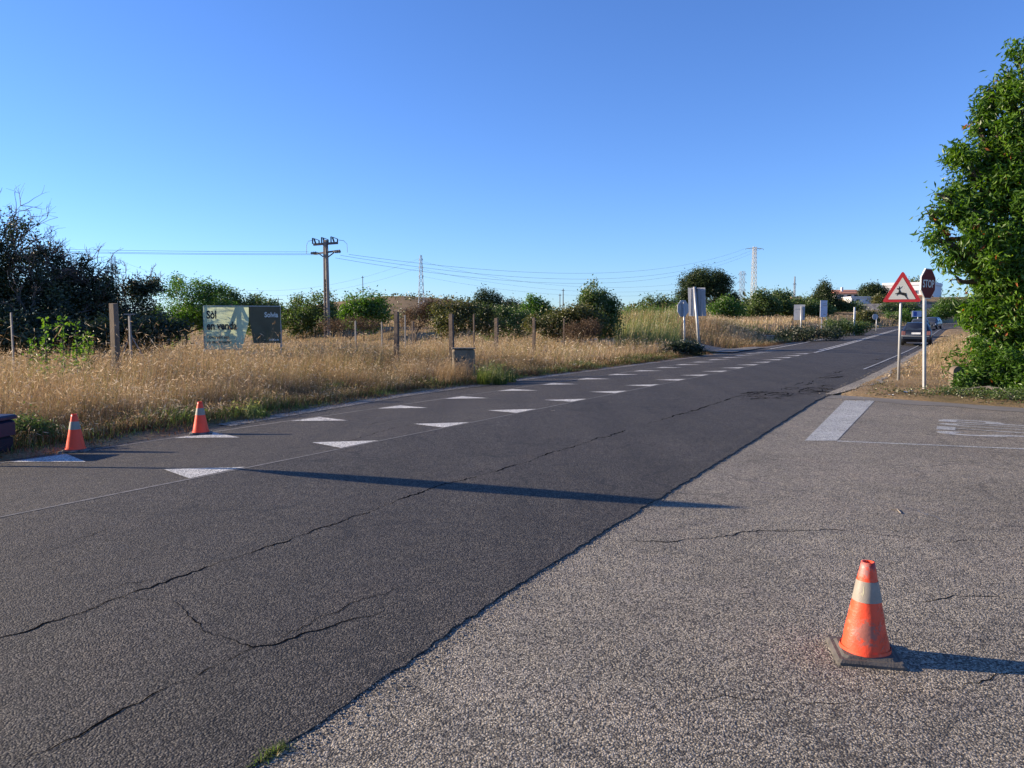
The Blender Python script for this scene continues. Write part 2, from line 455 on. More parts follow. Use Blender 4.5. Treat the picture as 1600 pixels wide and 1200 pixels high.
M['darkboard'] = plain('charcoal_sign_sheet', (0.14, 0.12, 0.075), 0.85, 0, 0.1, nscale=2, bump=0.1)
M['paper'] = plain('crumpled_paper', (0.75, 0.74, 0.7), 0.8, bump=0)


def canvas_mat():
    m, nt, out = new_mat('pale_green_canvas')
    d = N_(nt, 'ShaderNodeBsdfDiffuse'); t = N_(nt, 'ShaderNodeBsdfTranslucent'); mx = N_(nt, 'ShaderNodeMixShader')
    tc = N_(nt, 'ShaderNodeTexCoord'); n = N_(nt, 'ShaderNodeTexNoise'); n.inputs['Scale'].default_value = 3; n.inputs['Detail'].default_value = 5
    r = ramp(nt, [(0.3, (0.58, 0.66, 0.42)), (0.7, (0.64, 0.72, 0.47))])
    nt.links.new(tc.outputs['Object'], n.inputs['Vector']); nt.links.new(n.outputs['Fac'], r.inputs[0])
    nt.links.new(r.outputs[0], d.inputs[0]); nt.links.new(r.outputs[0], t.inputs[0])
    mx.inputs[0].default_value = 0.5
    nt.links.new(d.outputs[0], mx.inputs[1]); nt.links.new(t.outputs[0], mx.inputs[2]); nt.links.new(mx.outputs[0], out.inputs[0])
    return m


M['canvas'] = canvas_mat()
# leaves and grasses
M['leaf_near'] = leafy('glossy_elongated_leaf', [(0.0, (0.040, 0.085, 0.014)), (0.45, (0.080, 0.160, 0.022)), (0.9, (0.15, 0.25, 0.032)), (0.955, (0.18, 0.24, 0.04)), (0.965, (0.30, 0.10, 0.04)), (1.0, (0.36, 0.13, 0.05))], 0.38, 0.022, 0.4)
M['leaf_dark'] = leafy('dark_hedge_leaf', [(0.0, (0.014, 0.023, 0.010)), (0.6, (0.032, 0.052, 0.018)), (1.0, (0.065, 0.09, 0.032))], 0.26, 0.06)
M['leaf_bright'] = leafy('bright_green_leaf', [(0.0, (0.04, 0.09, 0.015)), (0.5, (0.075, 0.15, 0.022)), (1.0, (0.13, 0.21, 0.035))], 0.45, 0.05)
M['leaf_mid'] = leafy('mid_green_leaf', [(0.0, (0.046, 0.078, 0.020)), (0.5, (0.085, 0.130, 0.032)), (1.0, (0.14, 0.19, 0.05))], 0.38, 0.05)
M['leaf_olive'] = leafy('olive_bramble_leaf', [(0.0, (0.04, 0.05, 0.014)), (0.5, (0.085, 0.095, 0.022)), (0.8, (0.14, 0.13, 0.03)), (1.0, (0.20, 0.12, 0.04))], 0.3, 0.05)
M['leaf_pine'] = leafy('pine_needles', [(0.0, (0.018, 0.032, 0.012)), (0.5, (0.040, 0.064, 0.020)), (1.0, (0.08, 0.105, 0.030))], 0.2, 0.03)
M['leaf_brown'] = leafy('brown_dry_foliage', [(0.0, (0.05, 0.035, 0.025)), (0.5, (0.12, 0.08, 0.05)), (1.0, (0.22, 0.15, 0.09))], 0.25, 0.02)
M['straw'] = leafy('dry_straw', [(0.0, (0.10, 0.14, 0.03)), (0.16, (0.20, 0.19, 0.07)), (0.3, (0.24, 0.155, 0.075)), (0.6, (0.36, 0.25, 0.145)), (0.85, (0.54, 0.41, 0.26)), (1.0, (0.72, 0.60, 0.43))], 0.28, 0.02, 0.5)
M['greengrass'] = leafy('green_grass', [(0.0, (0.045, 0.070, 0.018)), (0.5, (0.095, 0.135, 0.035)), (0.85, (0.19, 0.22, 0.07)), (1.0, (0.36, 0.26, 0.12))], 0.40, 0.04)
M['thatch'] = leafy('brown_thatch', [(0.0, (0.08, 0.045, 0.025)), (0.5, (0.20, 0.115, 0.055)), (0.85, (0.36, 0.24, 0.12)), (1.0, (0.10, 0.14, 0.03))], 0.25, 0.02)


# ------------------------------------------------------------------ object helpers
def tag(o, label=None, cat=None, group=None, kind=None):
    for k, v in (('label', label), ('category', cat), ('group', group), ('kind', kind)):
        if v:
            o[k] = v
    return o


def link_mesh(name, verts, faces, mat, parent=None, smooth=False, mats=None):
    me = bpy.data.meshes.new(name)
    me.from_pydata([tuple(v) for v in verts], [], faces)
    me.update()
    me.polygons.foreach_set('use_smooth', [bool(smooth)] * len(me.polygons))
    me.materials.append(mat)
    o = bpy.data.objects.new(name, me)
    COL.objects.link(o)
    if parent:
        o.parent = parent
        o.matrix_parent_inverse = Matrix.Identity(4)
    return o


def np_mesh(name, V, F, mat, parent=None, attrs=None, smooth=False):
    """V (n,3), F (m,3) numpy"""
    me = bpy.data.meshes.new(name)
    nv, nf = len(V), len(F)
    k = F.shape[1]
    me.vertices.add(nv); me.vertices.foreach_set('co', V.astype(np.float32).ravel())
    me.loops.add(nf * k); me.loops.foreach_set('vertex_index', F.astype(np.int32).ravel())
    me.polygons.add(nf)
    me.polygons.foreach_set('loop_start', np.arange(0, nf * k, k, dtype=np.int32))
    me.update(calc_edges=True)
    me.polygons.foreach_set('use_smooth', np.full(nf, bool(smooth)))
    if attrs:
        for an, av in attrs.items():
            a = me.attributes.new(an, 'FLOAT', 'POINT')
            a.data.foreach_set('value', av.astype(np.float32))
    me.materials.append(mat)
    o = bpy.data.objects.new(name, me)
    COL.objects.link(o)
    if parent:
        o.parent = parent
    return o


def empty(name, loc, label=None, cat=None, group=None, rz=0.0, rot=None):
    o = bpy.data.objects.new(name, None)
    o.empty_display_size = 0.3
    o.location = loc
    o.rotation_euler = rot if rot else (0, 0, rz)
    COL.objects.link(o)
    return tag(o, label, cat, group)


class MB:
    """collects shapes into one mesh"""
    def __init__(self):
        self.v = []; self.f = []

    def add(self, vs, fs):
        b = len(self.v)
        self.v += [tuple(p) for p in vs]
        self.f += [tuple(i + b for i in q) for q in fs]
        return self

    def box(self, c, d, m=None):
        x, y, z = d[0] / 2, d[1] / 2, d[2] / 2
        vs = [Vector((sx * x, sy * y, sz * z)) for sz in (-1, 1) for sx, sy in ((-1, -1), (1, -1), (1, 1), (-1, 1))]
        if m is not None:
            vs = [m @ p for p in vs]
        c = Vector(c)
        return self.add([p + c for p in vs], [(3, 2, 1, 0), (4, 5, 6, 7), (0, 1, 5, 4), (1, 2, 6, 5), (2, 3, 7, 6), (3, 0, 4, 7)])

    def bevbox(self, c, d, b=0.01):
        """box with chamfered upright edges and top"""
        x, y, z = d[0] / 2, d[1] / 2, d[2] / 2
        def ringp(e, zz):
            X, Y = x - e, y - e
            return [(-X + b, -Y), (X - b, -Y), (X, -Y + b), (X, Y - b), (X - b, Y), (-X + b, Y), (-X, Y - b), (-X, -Y + b)], zz
        rows = [ringp(0, -z), ringp(0, z - b), ringp(b, z)]
        vs = []
        for r_, zz in rows:
            vs += [Vector((p[0], p[1], zz)) + Vector(c) for p in r_]
        fs = [tuple(range(7, -1, -1)), tuple(range(16, 24))]
        for k in range(2):
            for i in range(8):
                j = (i + 1) % 8
                fs.append((k * 8 + i, k * 8 + j, k * 8 + 8 + j, k * 8 + 8 + i))
        return self.add(vs, fs)

    def bar(self, a, b, w, h=None):
        a = Vector(a); b = Vector(b); h = h or w
        d = b - a
        L = d.length
        if L < 1e-6:
            return self
        q = d.to_track_quat('Z', 'Y').to_matrix()
        vs = []
        for zz in (0, L):
            for sx, sy in ((-1, -1), (1, -1), (1, 1), (-1, 1)):
                vs.append(a + q @ Vector((sx * w / 2, sy * h / 2, zz)))
        return self.add(vs, [(3, 2, 1, 0), (4, 5, 6, 7), (0, 1, 5, 4), (1, 2, 6, 5), (2, 3, 7, 6), (3, 0, 4, 7)])

    def tube(self, pts, radii, n=8, cap=True):
        pts = [Vector(p) for p in pts]
        if not hasattr(radii, '__len__'):
            radii = [radii] * len(pts)
        vs = []; fs = []
        up = Vector((0, 0, 1))
        for i, p in enumerate(pts):
            d = (pts[min(i + 1, len(pts) - 1)] - pts[max(i - 1, 0)])
            d.normalize()
            s = d.cross(Vector((0.13, 0.98, 0.1)) if abs(d.z) > 0.9 else up)
            s.normalize()
            t = s.cross(d)
            for k in range(n):
                a = 2 * math.pi * k / n
                vs.append(p + (s * math.cos(a) + t * math.sin(a)) * radii[i])
        for i in range(len(pts) - 1):
            for k in range(n):
                j = (k + 1) % n
                fs.append((i * n + k, i * n + j, (i + 1) * n + j, (i + 1) * n + k))
        if cap:
            fs.append(tuple(range(n - 1, -1, -1)))
            b = (len(pts) - 1) * n
            fs.append(tuple(range(b, b + n)))
        return self.add(vs, fs)

    def prism(self, poly, to3, thick):
        """poly: 2D outline; to3(u, v, w) -> 3D; extruded from w = 0 to w = -thick"""
        n = len(poly)
        vs = [to3(u, v, 0) for u, v in poly] + [to3(u, v, -thick) for u, v in poly]
        fs = [tuple(range(n)), tuple(range(2 * n - 1, n - 1, -1))]
        for i in range(n):
            j = (i + 1) % n
            fs.append((i, i + n, j + n, j))
        return self.add(vs, fs)

    def build(self, name, mat, parent=None, smooth=False):
        return link_mesh(name, self.v, self.f, mat, parent, smooth)


def sheet(name, pts_sv, mat, off=0.004, parent=None):
    """flat marking: outline in road coordinates, laid on the surface"""
    vs = []
    for s, v in pts_sv:
        x, y = to_xy(s, v)
        vs.append((float(x), float(y), float(ground(x, y)) + off))
    return link_mesh(name, vs, [tuple(range(len(vs)))], mat, parent)


def strip(name, line, w, mat, off, parent=None, jag=0.0, kind=None):
    """ribbon along a polyline of (s, v), with step every 1 m"""
    pts = []
    for (s0, v0), (s1, v1) in zip(line[:-1], line[1:]):
        n = max(1, int(abs(s1 - s0) + abs(v1 - v0)))
        for k in range(n):
            u = k / n
            pts.append((s0 + (s1 - s0) * u, v0 + (v1 - v0) * u))
    pts.append(line[-1])
    vs = []; fs = []
    for i, (s, v) in enumerate(pts):
        a = pts[max(0, i - 1)]; b = pts[min(len(pts) - 1, i + 1)]
        d = Vector((b[0] - a[0], b[1] - a[1])); d.normalize()
        n_ = Vector((-d.y, d.x))
        for q in (-1, 1):
            ww = w / 2 * (1 + jag * random.uniform(-1, 1))
            x, y = to_xy(s + n_.x * ww * q, v + n_.y * ww * q)
            vs.append((float(x), float(y), float(ground(x, y)) + off))
        if i:
            k = 2 * i
            fs.append((k - 2, k - 1, k + 1, k))
    o = link_mesh(name, vs, fs, mat, parent)
    return tag(o, kind=kind)


# ------------------------------------------------------------------ terrain
def build_terrain():
    def axis(parts):
        o = []
        for a, b, st in parts:
            o += list(np.arange(a, b, st))
        return np.array(o + [parts[-1][1]])
    S = axis([(-400, -60, 40), (-60, -12, 4), (-12, 24, 0.3), (24, 60, 0.8), (60, 130, 2), (130, 400, 9), (400, 1000, 30), (1000, 4000, 300)])
    Vv = axis([(-3000, -600, 150), (-600, -160, 20), (-160, -30, 4), (-30, -8, 0.8), (-8, -2.5, 0.2), (-2.5, 3.4, 1.5), (3.4, 14, 0.3), (14, 40, 2), (40, 200, 12), (200, 2000, 200)])
    SS, VV = np.meshgrid(S, Vv, indexing='ij')
    X, Y = to_xy(SS, VV)
    Z = ground(X, Y, under=True)
    Vt = np.stack([X.ravel(), Y.ravel(), Z.ravel()], 1)
    a, b = SS.shape
    idx = np.arange(a * b).reshape(a, b)
    F = np.stack([idx[:-1, :-1].ravel(), idx[:-1, 1:].ravel(), idx[1:, 1:].ravel(), idx[1:, :-1].ravel()], 1)[:, ::-1]
    o = np_mesh('ground', Vt, F, M['soil'], smooth=True)
    tag(o, kind='structure')


build_terrain()


def build_road():
    S = np.concatenate([np.arange(-14, 24, 0.07), np.arange(24, 60, 0.25), np.arange(60, 120, 1), np.arange(120, 420, 3)])
    cols = [-3.0, -2.0, -1.0, 0.0, 1.0, 2.0, 3.2]
    rows = []
    for s in S:
        jl = 0.05 * lumps(s, 0, 2.3, 1) + 0.03 * random.uniform(-1, 1)
        jr = 0.015 * lumps(s, 0, 3.1, 5) + 0.010 * lumps(s, 2, 19, 6) + 0.013 * random.uniform(-1, 1)
        el = float(edgeL(s)) + jl; er = float(edgeR(s)) + jr
        rows.append([el, el] + cols + [er, er + 0.02])
    rows = np.array(rows)
    n = rows.shape[1]
    SS = np.repeat(S[:, None], n, 1)
    X, Y = to_xy(SS, rows)
    Z = roadz(SS, rows)
    Z[:, 0] -= 0.12
    Z[:, -1] -= 0.10
    Vt = np.stack([X.ravel(), Y.ravel(), Z.ravel()], 1)
    idx = np.arange(len(S) * n).reshape(len(S), n)
    F = np.stack([idx[:-1, :-1].ravel(), idx[:-1, 1:].ravel(), idx[1:, 1:].ravel(), idx[1:, :-1].ravel()], 1)[:, ::-1]
    o = np_mesh('main_road', Vt, F, M['road'])
    return tag(o, kind='structure')


road = build_road()


def build_side():
    pts = []
    for s in np.arange(-14, 18.3, 0.3):
        x, y = to_xy(s, edgeR(s) - 0.15)
        pts.append((float(x), float(y)))
    pts.append((F1[0] - 0.3, F1[1] + 0.1))
    for u in np.linspace(0, 1, 16):
        pts.append((F1[0] + (F2[0] - F1[0]) * u + random.uniform(-.03, .03), F1[1] + (F2[1] - F1[1]) * u + random.uniform(-.03, .03)))
    pts.append((F2[0] + NX * 45, F2[1] + NY * 45))
    x, y = to_xy(-14, 60)
    pts.append((float(x), float(y)))
    vs = [(x, y, ZS) for x, y in pts]
    o = link_mesh('side_road', vs, [tuple(range(len(vs)))][::1], M['side'])
    if o.data.polygons[0].normal.z < 0:
        o.data.flip_normals()
    tag(o, kind='structure')
    # smooth band of patching along the far edge
    band = []
    for u in np.linspace(0, 1, 9):
        band.append((F1[0] + (F2[0] - F1[0]) * u, F1[1] + (F2[1] - F1[1]) * u))
    band.append((F2[0] + NX * 25, F2[1] + NY * 25))
    inner = [(x - 0.45 - 0.12 * math.sin(i * 2.1) - (0.3 if i == 0 else 0), y - 0.75 + 0.1 * math.sin(i * 1.3)) for i, (x, y) in enumerate(band)]
    vs = [(x - 0.02, y - 0.02, ZS + 0.006) for x, y in band] + [(x, y, ZS + 0.006) for x, y in inner]
    n = len(band)
    g = link_mesh('patched_edge', vs, [(i + n, i + 1 + n, i + 1, i) for i in range(n - 1)], M['mortar'], o)
    tag(g, kind='structure')
    return o


side = build_side()


def pebbles(name, X, Y, Z, sz, mat, seed):
    r = np.random.default_rng(seed)
    n = len(X)
    octa = np.array([[1, 0, 0], [0, 1, 0], [-1, 0, 0], [0, -1, 0], [0, 0, 0.8], [0, 0, -0.4]], float)
    fc = np.array([[0, 1, 4], [1, 2, 4], [2, 3, 4], [3, 0, 4], [1, 0, 5], [2, 1, 5], [3, 2, 5], [0, 3, 5]])
    a = r.uniform(0, 6.28, n)
    sc = sz[:, None, None] * (octa[None] * r.uniform(0.6, 1.25, (n, 6, 1)) * np.array([1, 0.75, 0.7])[None, None])
    ca, sa = np.cos(a)[:, None], np.sin(a)[:, None]
    P = np.stack([sc[..., 0] * ca - sc[..., 1] * sa + X[:, None], sc[..., 0] * sa + sc[..., 1] * ca + Y[:, None], sc[..., 2] + Z[:, None]], -1)
    F = (fc[None] + (np.arange(n) * 6)[:, None, None]).reshape(-1, 3)
    return tag(np_mesh(name, P.reshape(-1, 3), F, mat), kind='stuff')


def loose_stones():
    r = np.random.default_rng(5)
    n = 8500
    s = -1 + 20 * r.uniform(size=n) ** 1.8
    v = edgeR(s) + 0.015 + np.abs(r.normal(size=n)) * (0.035 + 0.05 * (s < 4)) - 0.02
    X, Y = to_xy(s, v)
    pebbles('seam_gravel', X, Y, ZS + 0.002 + 0 * X, 0.0028 + 0.0075 * r.uniform(size=n) ** 2, M['stone'], 1)
    n = 1500
    s = r.uniform(0, 19, n); v = edgeR(s) + r.uniform(0.05, 8, n) ** 1.0
    X, Y = to_xy(s, v)
    k = verge_sd(X, Y, s, v) < -0.05
    pebbles('loose_stones', X[k], Y[k], ZS + 0.002 + 0 * X[k], 0.003 + 0.007 * r.uniform(size=k.sum()) ** 3, M['stone'], 2)
    n = 2600
    s = r.uniform(17.5, 45, n); v = edgeR(s) + r.normal(0.25, 0.35, n)
    X, Y = to_xy(s, v)
    k = v > edgeR(s) - 0.25
    pebbles('verge_gravel', X[k], Y[k], ground(X[k], Y[k]) + 0.004, 0.008 + 0.022 * r.uniform(size=k.sum()) ** 2, M['stone'], 3)


loose_stones()
vs = []; fs = []
for i, s in enumerate(np.arange(18.6, 64, 0.4)):
    e = float(edgeR(s))
    w = 0.55 + 0.22 * float(lumps(s, 3, 1.7, 2)) + 0.06 * random.uniform(-1, 1)
    for v in (e - 0.1, e + w * min(1, (s - 18.4) / 1.5)):
        x, y = to_xy(s, v)
        vs.append((float(x), float(y), max(float(ground(x, y)), float(roadz(s, e)) - 0.0) + 0.008))
    if i:
        k = 2 * i
        fs.append((k - 2, k - 1, k + 1, k))
g = link_mesh('gravel_shoulder', vs, fs, M['gravel'])
if g.data.polygons[0].normal.z < 0:
    g.data.flip_normals()
tag(g, kind='structure')


def side_sheet(name, xy, mat, off=0.004):
    o = link_mesh(name, [(x, y, ZS + off) for x, y in xy], [tuple(range(len(xy)))], mat, side)
    if o.data.polygons[0].normal.z < 0:
        o.data.flip_normals()
    return tag(o, kind='structure')


# gravel shoulder and side track
def gravel_strip():
    S = np.arange(8, 70, 0.6)
    vs = []; fs = []
    for i, s in enumerate(S):
        e = float(edgeL(s))
        w = 0.28 + 0.12 * lumps(s, 1, 1.1, 2)
        for v in (e + 0.25, e - w):
            x, y = to_xy(s, v)
            vs.append((float(x), float(y), float(roadz(s, v)) + 0.006 + (0.02 if v < e else 0)))
        if i:
            k = 2 * i
            fs.append((k - 2, k, k + 1, k - 1))
    return tag(link_mesh('gravel_shoulder', vs, fs, M['gravel']), kind='structure')


gravel_strip()
vs = []; fs = []
for i, v in enumerate(np.arange(-4.0, -22, -0.6)):
    for s in (40.5 - 0.1 * (i), 48.0 + 0.0 * i):
        x, y = to_xy(s, v)
        vs.append((float(x), float(y), float(ground(x, y)) + 0.05))
    if i:
        k = 2 * i
        fs.append((k - 2, k - 1, k + 1, k))
tag(link_mesh('side_track', vs, fs, M['gravel']), kind='structure')

# ------------------------------------------------------------------ road markings
for k in range(17):
    s0 = 4.74 + 2.105 * k
    tag(sheet('triangle_marking', [(s0, 0.0 - 0.006), (s0 + 0.68, -0.006), (s0 + 0.24, -0.73)], M['paint'], 0.005, road), kind='structure')
for k in range(-1, 19):
    s0 = 5.22 + 2.14 * k
    tag(sheet('triangle_marking', [(s0 - 0.64, -2.97), (s0 - 0.27, -2.08), (s0, -2.95)], M['paint'], 0.005, road), kind='structure')
strip('centre_line', [(40.0, 0.10), (43, 0.09), (100, -0.3), (380, -0.3)], 0.13, M['paint'], 0.012, road, kind='structure')
strip('centre_line', [(43.0, -0.18), (100, -0.58), (380, -0.58)], 0.12, M['paint'], 0.012, road, kind='structure')
strip('edge_line', [(46.0, -3.3), (100, -3.5), (380, -3.5)], 0.14, M['paint'], 0.012, road, kind='structure')
strip('edge_line', [(29.0, 3.45), (34, 3.55), (54, 3.9), (100, 3.8), (380, 3.8)], 0.075, M['oldpaint'], 0.012, road, kind='structure')
strip('paving_joint', [(-12, 0.02), (4.3, 0.02), (60, 0.02)], 0.035, M['joint'], 0.0025, road, jag=0.5, kind='structure')
strip('edge_joint', [(4, -3.02), (9, -3.03), (30, -3.06), (42, -3.1)], 0.05, M['joint'], 0.0025, road, jag=0.6, kind='structure')

# give-way bar, lane line and lettering on the side road
side_sheet('stop_line', [(7.04, 16.17), (7.68, 16.17), (4.52, 10.59), (4.07, 10.59)], M['oldpaint'])
ax = Vector((NX, NY))
def lane(p0, L_, w):
    n = Vector((-ax.y, ax.x))
    d = Vector((0.955, -0.297))
    n = Vector((0.297, 0.955))
    a = Vector(p0); b = a + d * L_
    return [tuple(a), tuple(b), tuple(b + n * w), tuple(a + n * w)]
side_sheet('lane_line', lane((4.5, 10.52), 9.0, 0.09), M['oldpaint'])


def text_mesh(body, size=1.0, bold=0.0, align='LEFT'):
    c = bpy.data.curves.new('txt', 'FONT')
    c.body = body; c.size = size; c.offset = bold; c.align_x = align
    c.resolution_u = 3
    o = bpy.data.objects.new('txt', c)
    COL.objects.link(o)
    bpy.context.view_layer.update()
    me = bpy.data.meshes.new_from_object(o.evaluated_get(bpy.context.evaluated_depsgraph_get()))
    bpy.data.objects.remove(o)
    return me


def text_obj(name, body, size, mat, origin, right, up, parent=None, bold=0.0, sx=1.0, align='LEFT', depth=None):
    me = text_mesh(body, size, bold, align)
    right = Vector(right).normalized(); up = Vector(up).normalized()
    nrm = right.cross(up)
    mt = Matrix(((right.x * sx, up.x, nrm.x, origin[0]), (right.y * sx, up.y, nrm.y, origin[1]), (right.z * sx, up.z, nrm.z, origin[2]), (0, 0, 0, 1)))
    me.transform(mt)
    me.materials.clear(); me.materials.append(mat)
    o = bpy.data.objects.new(name, me)
    COL.objects.link(o)
    if parent:
        o.parent = parent
    return o


def road_letters():
    # read by drivers heading for the main road: letters run from near to far, tops towards the main road
    rdir = Vector((-0.478, -0.878, 0)) * -1   # placeholder, set just below
    up = Vector((-NX, -NY, 0))                # letter tops
    right = Vector((DX, DY, 0))               # driver's right is away from the camera
    me_w = 2.05
    for i, ch in enumerate('STOP'):
        me = text_mesh(ch, 1.0, 0.012)
        xs = [v.co.x for v in me.vertices]; ys = [v.co.y for v in me.vertices]
        w = max(xs) - min(xs); h = max(ys) - min(ys)
        org = Vector((6.22, 11.3, 0)) + right * (i * 0.56) - up * 1.65
        for v in me.vertices:
            u = (v.co.x - min(xs)) / w * 0.42
            q = (v.co.y - min(ys)) / h * 1.6
            p = org + right * u + up * q
            v.co = (p.x, p.y, ZS + 0.004)
        me.materials.clear(); me.materials.append(M['oldpaint'])
        o = bpy.data.objects.new('road_letter', me)
        COL.objects.link(o)
        o.parent = side
        tag(o, kind='structure')


road_letters()


# ------------------------------------------------------------------ cracks
def crack_line(px_pts, w=0.012, z=-0.05, wob=0.02, name='asphalt_crack', parent=None, mat=None, seg=0.035):
    P = []
    for x, y in px_pts:
        p = hit(x, y)
        P.append(Vector((p.x, p.y)))
    pts = []
    for a, b in zip(P[:-1], P[1:]):
        n = max(2, int((b - a).length / seg))
        for k in range(n):
            pts.append(a.lerp(b, k / n))
    pts.append(P[-1])
    off = 0.0
    vs = []; fs = []
    w0 = w
    ww = w
    for i, p in enumerate(pts):
        w = 0.42 * w0 * max(1.0, p.y / 6.5)
        off = off * 0.75 + random.uniform(-wob, wob) * 0.95
        d = (pts[min(i + 1, len(pts) - 1)] - pts[max(i - 1, 0)])
        d.normalize()
        n_ = Vector((-d.y, d.x))
        ww = max(0.45 * w, min(2.4 * w, ww + random.uniform(-0.7, 0.7) * w))
        e = min(1.0, 0.25 + i / 10, 0.25 + (len(pts) - 1 - i) / 10)
        for q in (-1, 1):
            r_ = p + n_ * (off + q * ww * 0.5 * e)
            vs.append((r_.x, r_.y))
        if i:
            k = 2 * i
            fs.append((k - 2, k - 1, k + 1, k))
    va = np.array(vs)
    vs = np.column_stack([va, ground(va[:, 0], va[:, 1]) + 0.0022]).tolist()
    o = link_mesh(name, vs, fs, mat or M['crack'], parent)
    return tag(o, kind='structure')


for pts, w in [
    ([(-40, 1010), (60, 980), (180, 935), (290, 900), (400, 860), (520, 820), (600, 790), (690, 758), (765, 740)], 0.016),
    ([(765, 740), (850, 712), (920, 690), (980, 672)], 0.016),
    ([(1010, 662), (1090, 640), (1150, 620), (1200, 612)], 0.018),
    ([(180, 935), (270, 940), (300, 965), (340, 990), (395, 1010), (440, 1003), (520, 975), (600, 955)], 0.012),
    ([(395, 1012), (320, 1050), (240, 1085), (130, 1140), (0, 1200)], 0.013),
    ([(395, 1012), (470, 985), (560, 940), (640, 915)], 0.006),
    ([(-20, 885), (60, 865), (120, 845), (180, 822)], 0.008),
    ([(150, 925), (200, 912), (270, 903)], 0.01),
    ([(890, 818), (935, 832), (975, 835)], 0.008),
    ([(470, 700), (540, 690), (620, 668), (660, 660)], 0.006),
    ([(560, 668), (610, 655)], 0.006),
]:
    crack_line(pts, w, parent=road)
for pts, w in [
    ([(980, 845), (1060, 848), (1130, 838), (1190, 828), (1260, 826)], 0.014),
    ([(1200, 830), (1290, 828), (1380, 836), (1460, 846), (1545, 843)], 0.012),
    ([(1390, 822), (1420, 838)], 0.008),
    ([(1220, 1095), (1290, 1098), (1360, 1097), (1430, 1083), (1500, 1075), (1560, 1062), (1620, 1050)], 0.010),
    ([(1410, 938), (1470, 940), (1530, 930), (1610, 934)], 0.009),
    ([(1040, 1085), (1120, 1090), (1210, 1090)], 0.006),
]:
    crack_line(pts, w, parent=side, wob=0.025)
crack_line([(1160, 748), (1230, 762), (1330, 780), (1420, 795), (1500, 820)], 0.03, parent=side, mat=M['joint'], wob=0.03, name='pale_crack')
# broken patch at the road edge
for k in range(70):
    x0 = random.uniform(1150, 1290); y0 = 622 - (x0 - 1150) * 0.10 + random.uniform(-7, 6)
    x1 = x0 + random.uniform(8, 34); y1 = y0 + random.uniform(-3.5, 2.5)
    crack_line([(x0, y0), ((x0 + x1) / 2, (y0 + y1) / 2 + random.uniform(-1.5, 1.5)), (x1, y1)], random.uniform(0.03, 0.08), parent=road, wob=0.05, seg=0.12, name='broken_asphalt')
for k in range(26):
    x0 = random.uniform(1240, 1400); y0 = 605 - (x0 - 1240) * 0.30 + random.uniform(-6, 5)
    crack_line([(x0, y0), (x0 + random.uniform(8, 30), y0 - random.uniform(1, 6))], random.uniform(0.015, 0.035), parent=road, wob=0.04, seg=0.15, name='broken_asphalt')


# ------------------------------------------------------------------ vegetation generators
def noise3(P, sc, seed):
    r = np.random.default_rng(seed)
    o = np.zeros(len(P))
    for k in range(6):
        kk = r.normal(size=3) * sc
        o += np.sin(P @ kk + r.uniform(0, 6.28))
    return o / 6


def leaf_mesh(name, C, L_, W_, mat, parent, droop=0.2, tint=None, k=1, spread=0.0, seed=1, curl=0.15):
    """C: clump centres (n,3) in parent's frame. k leaves each. rhombic folded leaves"""
    r = np.random.default_rng(seed)
    n = len(C)
    Cc = np.repeat(C, k, 0)
    ct = np.repeat(tint, k)
    m = len(Cc)
    Cc = Cc + r.normal(size=(m, 3)) * spread
    d = r.normal(size=(m, 3)); d[:, 2] = d[:, 2] * 0.7 - droop
    d /= np.linalg.norm(d, axis=1)[:, None]
    u = r.normal(size=(m, 3))
    sd = np.cross(d, u); sd /= np.linalg.norm(sd, axis=1)[:, None] + 1e-9
    nn = np.cross(d, sd)
    ln = L_ * r.uniform(0.6, 1.25, m)[:, None]; wd = W_ * r.uniform(0.7, 1.2, m)[:, None]
    A = Cc; B = Cc + d * ln * 0.45 + sd * wd * 0.5 + nn * ln * curl * 0.3
    Cx = Cc + d * ln - nn * ln * curl * r.uniform(0, 1.5, m)[:, None]
    D = Cc + d * ln * 0.45 - sd * wd * 0.5 + nn * ln * curl * 0.3
    V = np.stack([A, B, Cx, D], 1).reshape(-1, 3)
    i = np.arange(m) * 4
    F = np.concatenate([np.stack([i, i + 1, i + 2], 1), np.stack([i, i + 2, i + 3], 1)])
    tt = np.clip(ct + r.normal(size=m) * 0.16, 0, 1)
    return np_mesh(name, V, F, mat, parent, {'tint': np.repeat(tt, 4)})


def branch_mesh(mb, a, b, ra, rb, r, wob=0.08, n=6, seg=5):
    a = Vector(a); b = Vector(b)
    L_ = (b - a).length
    pts = []; rad = []
    for i in range(seg + 1):
        u = i / seg
        p = a.lerp(b, u)
        if 0 < i < seg:
            p += Vector((r.uniform(-1, 1), r.uniform(-1, 1), r.uniform(-1, 1))) * L_ * wob * 0.5
        pts.append(p); rad.append(ra + (rb - ra) * u)
    mb.tube(pts, rad, n, cap=False)
    return pts


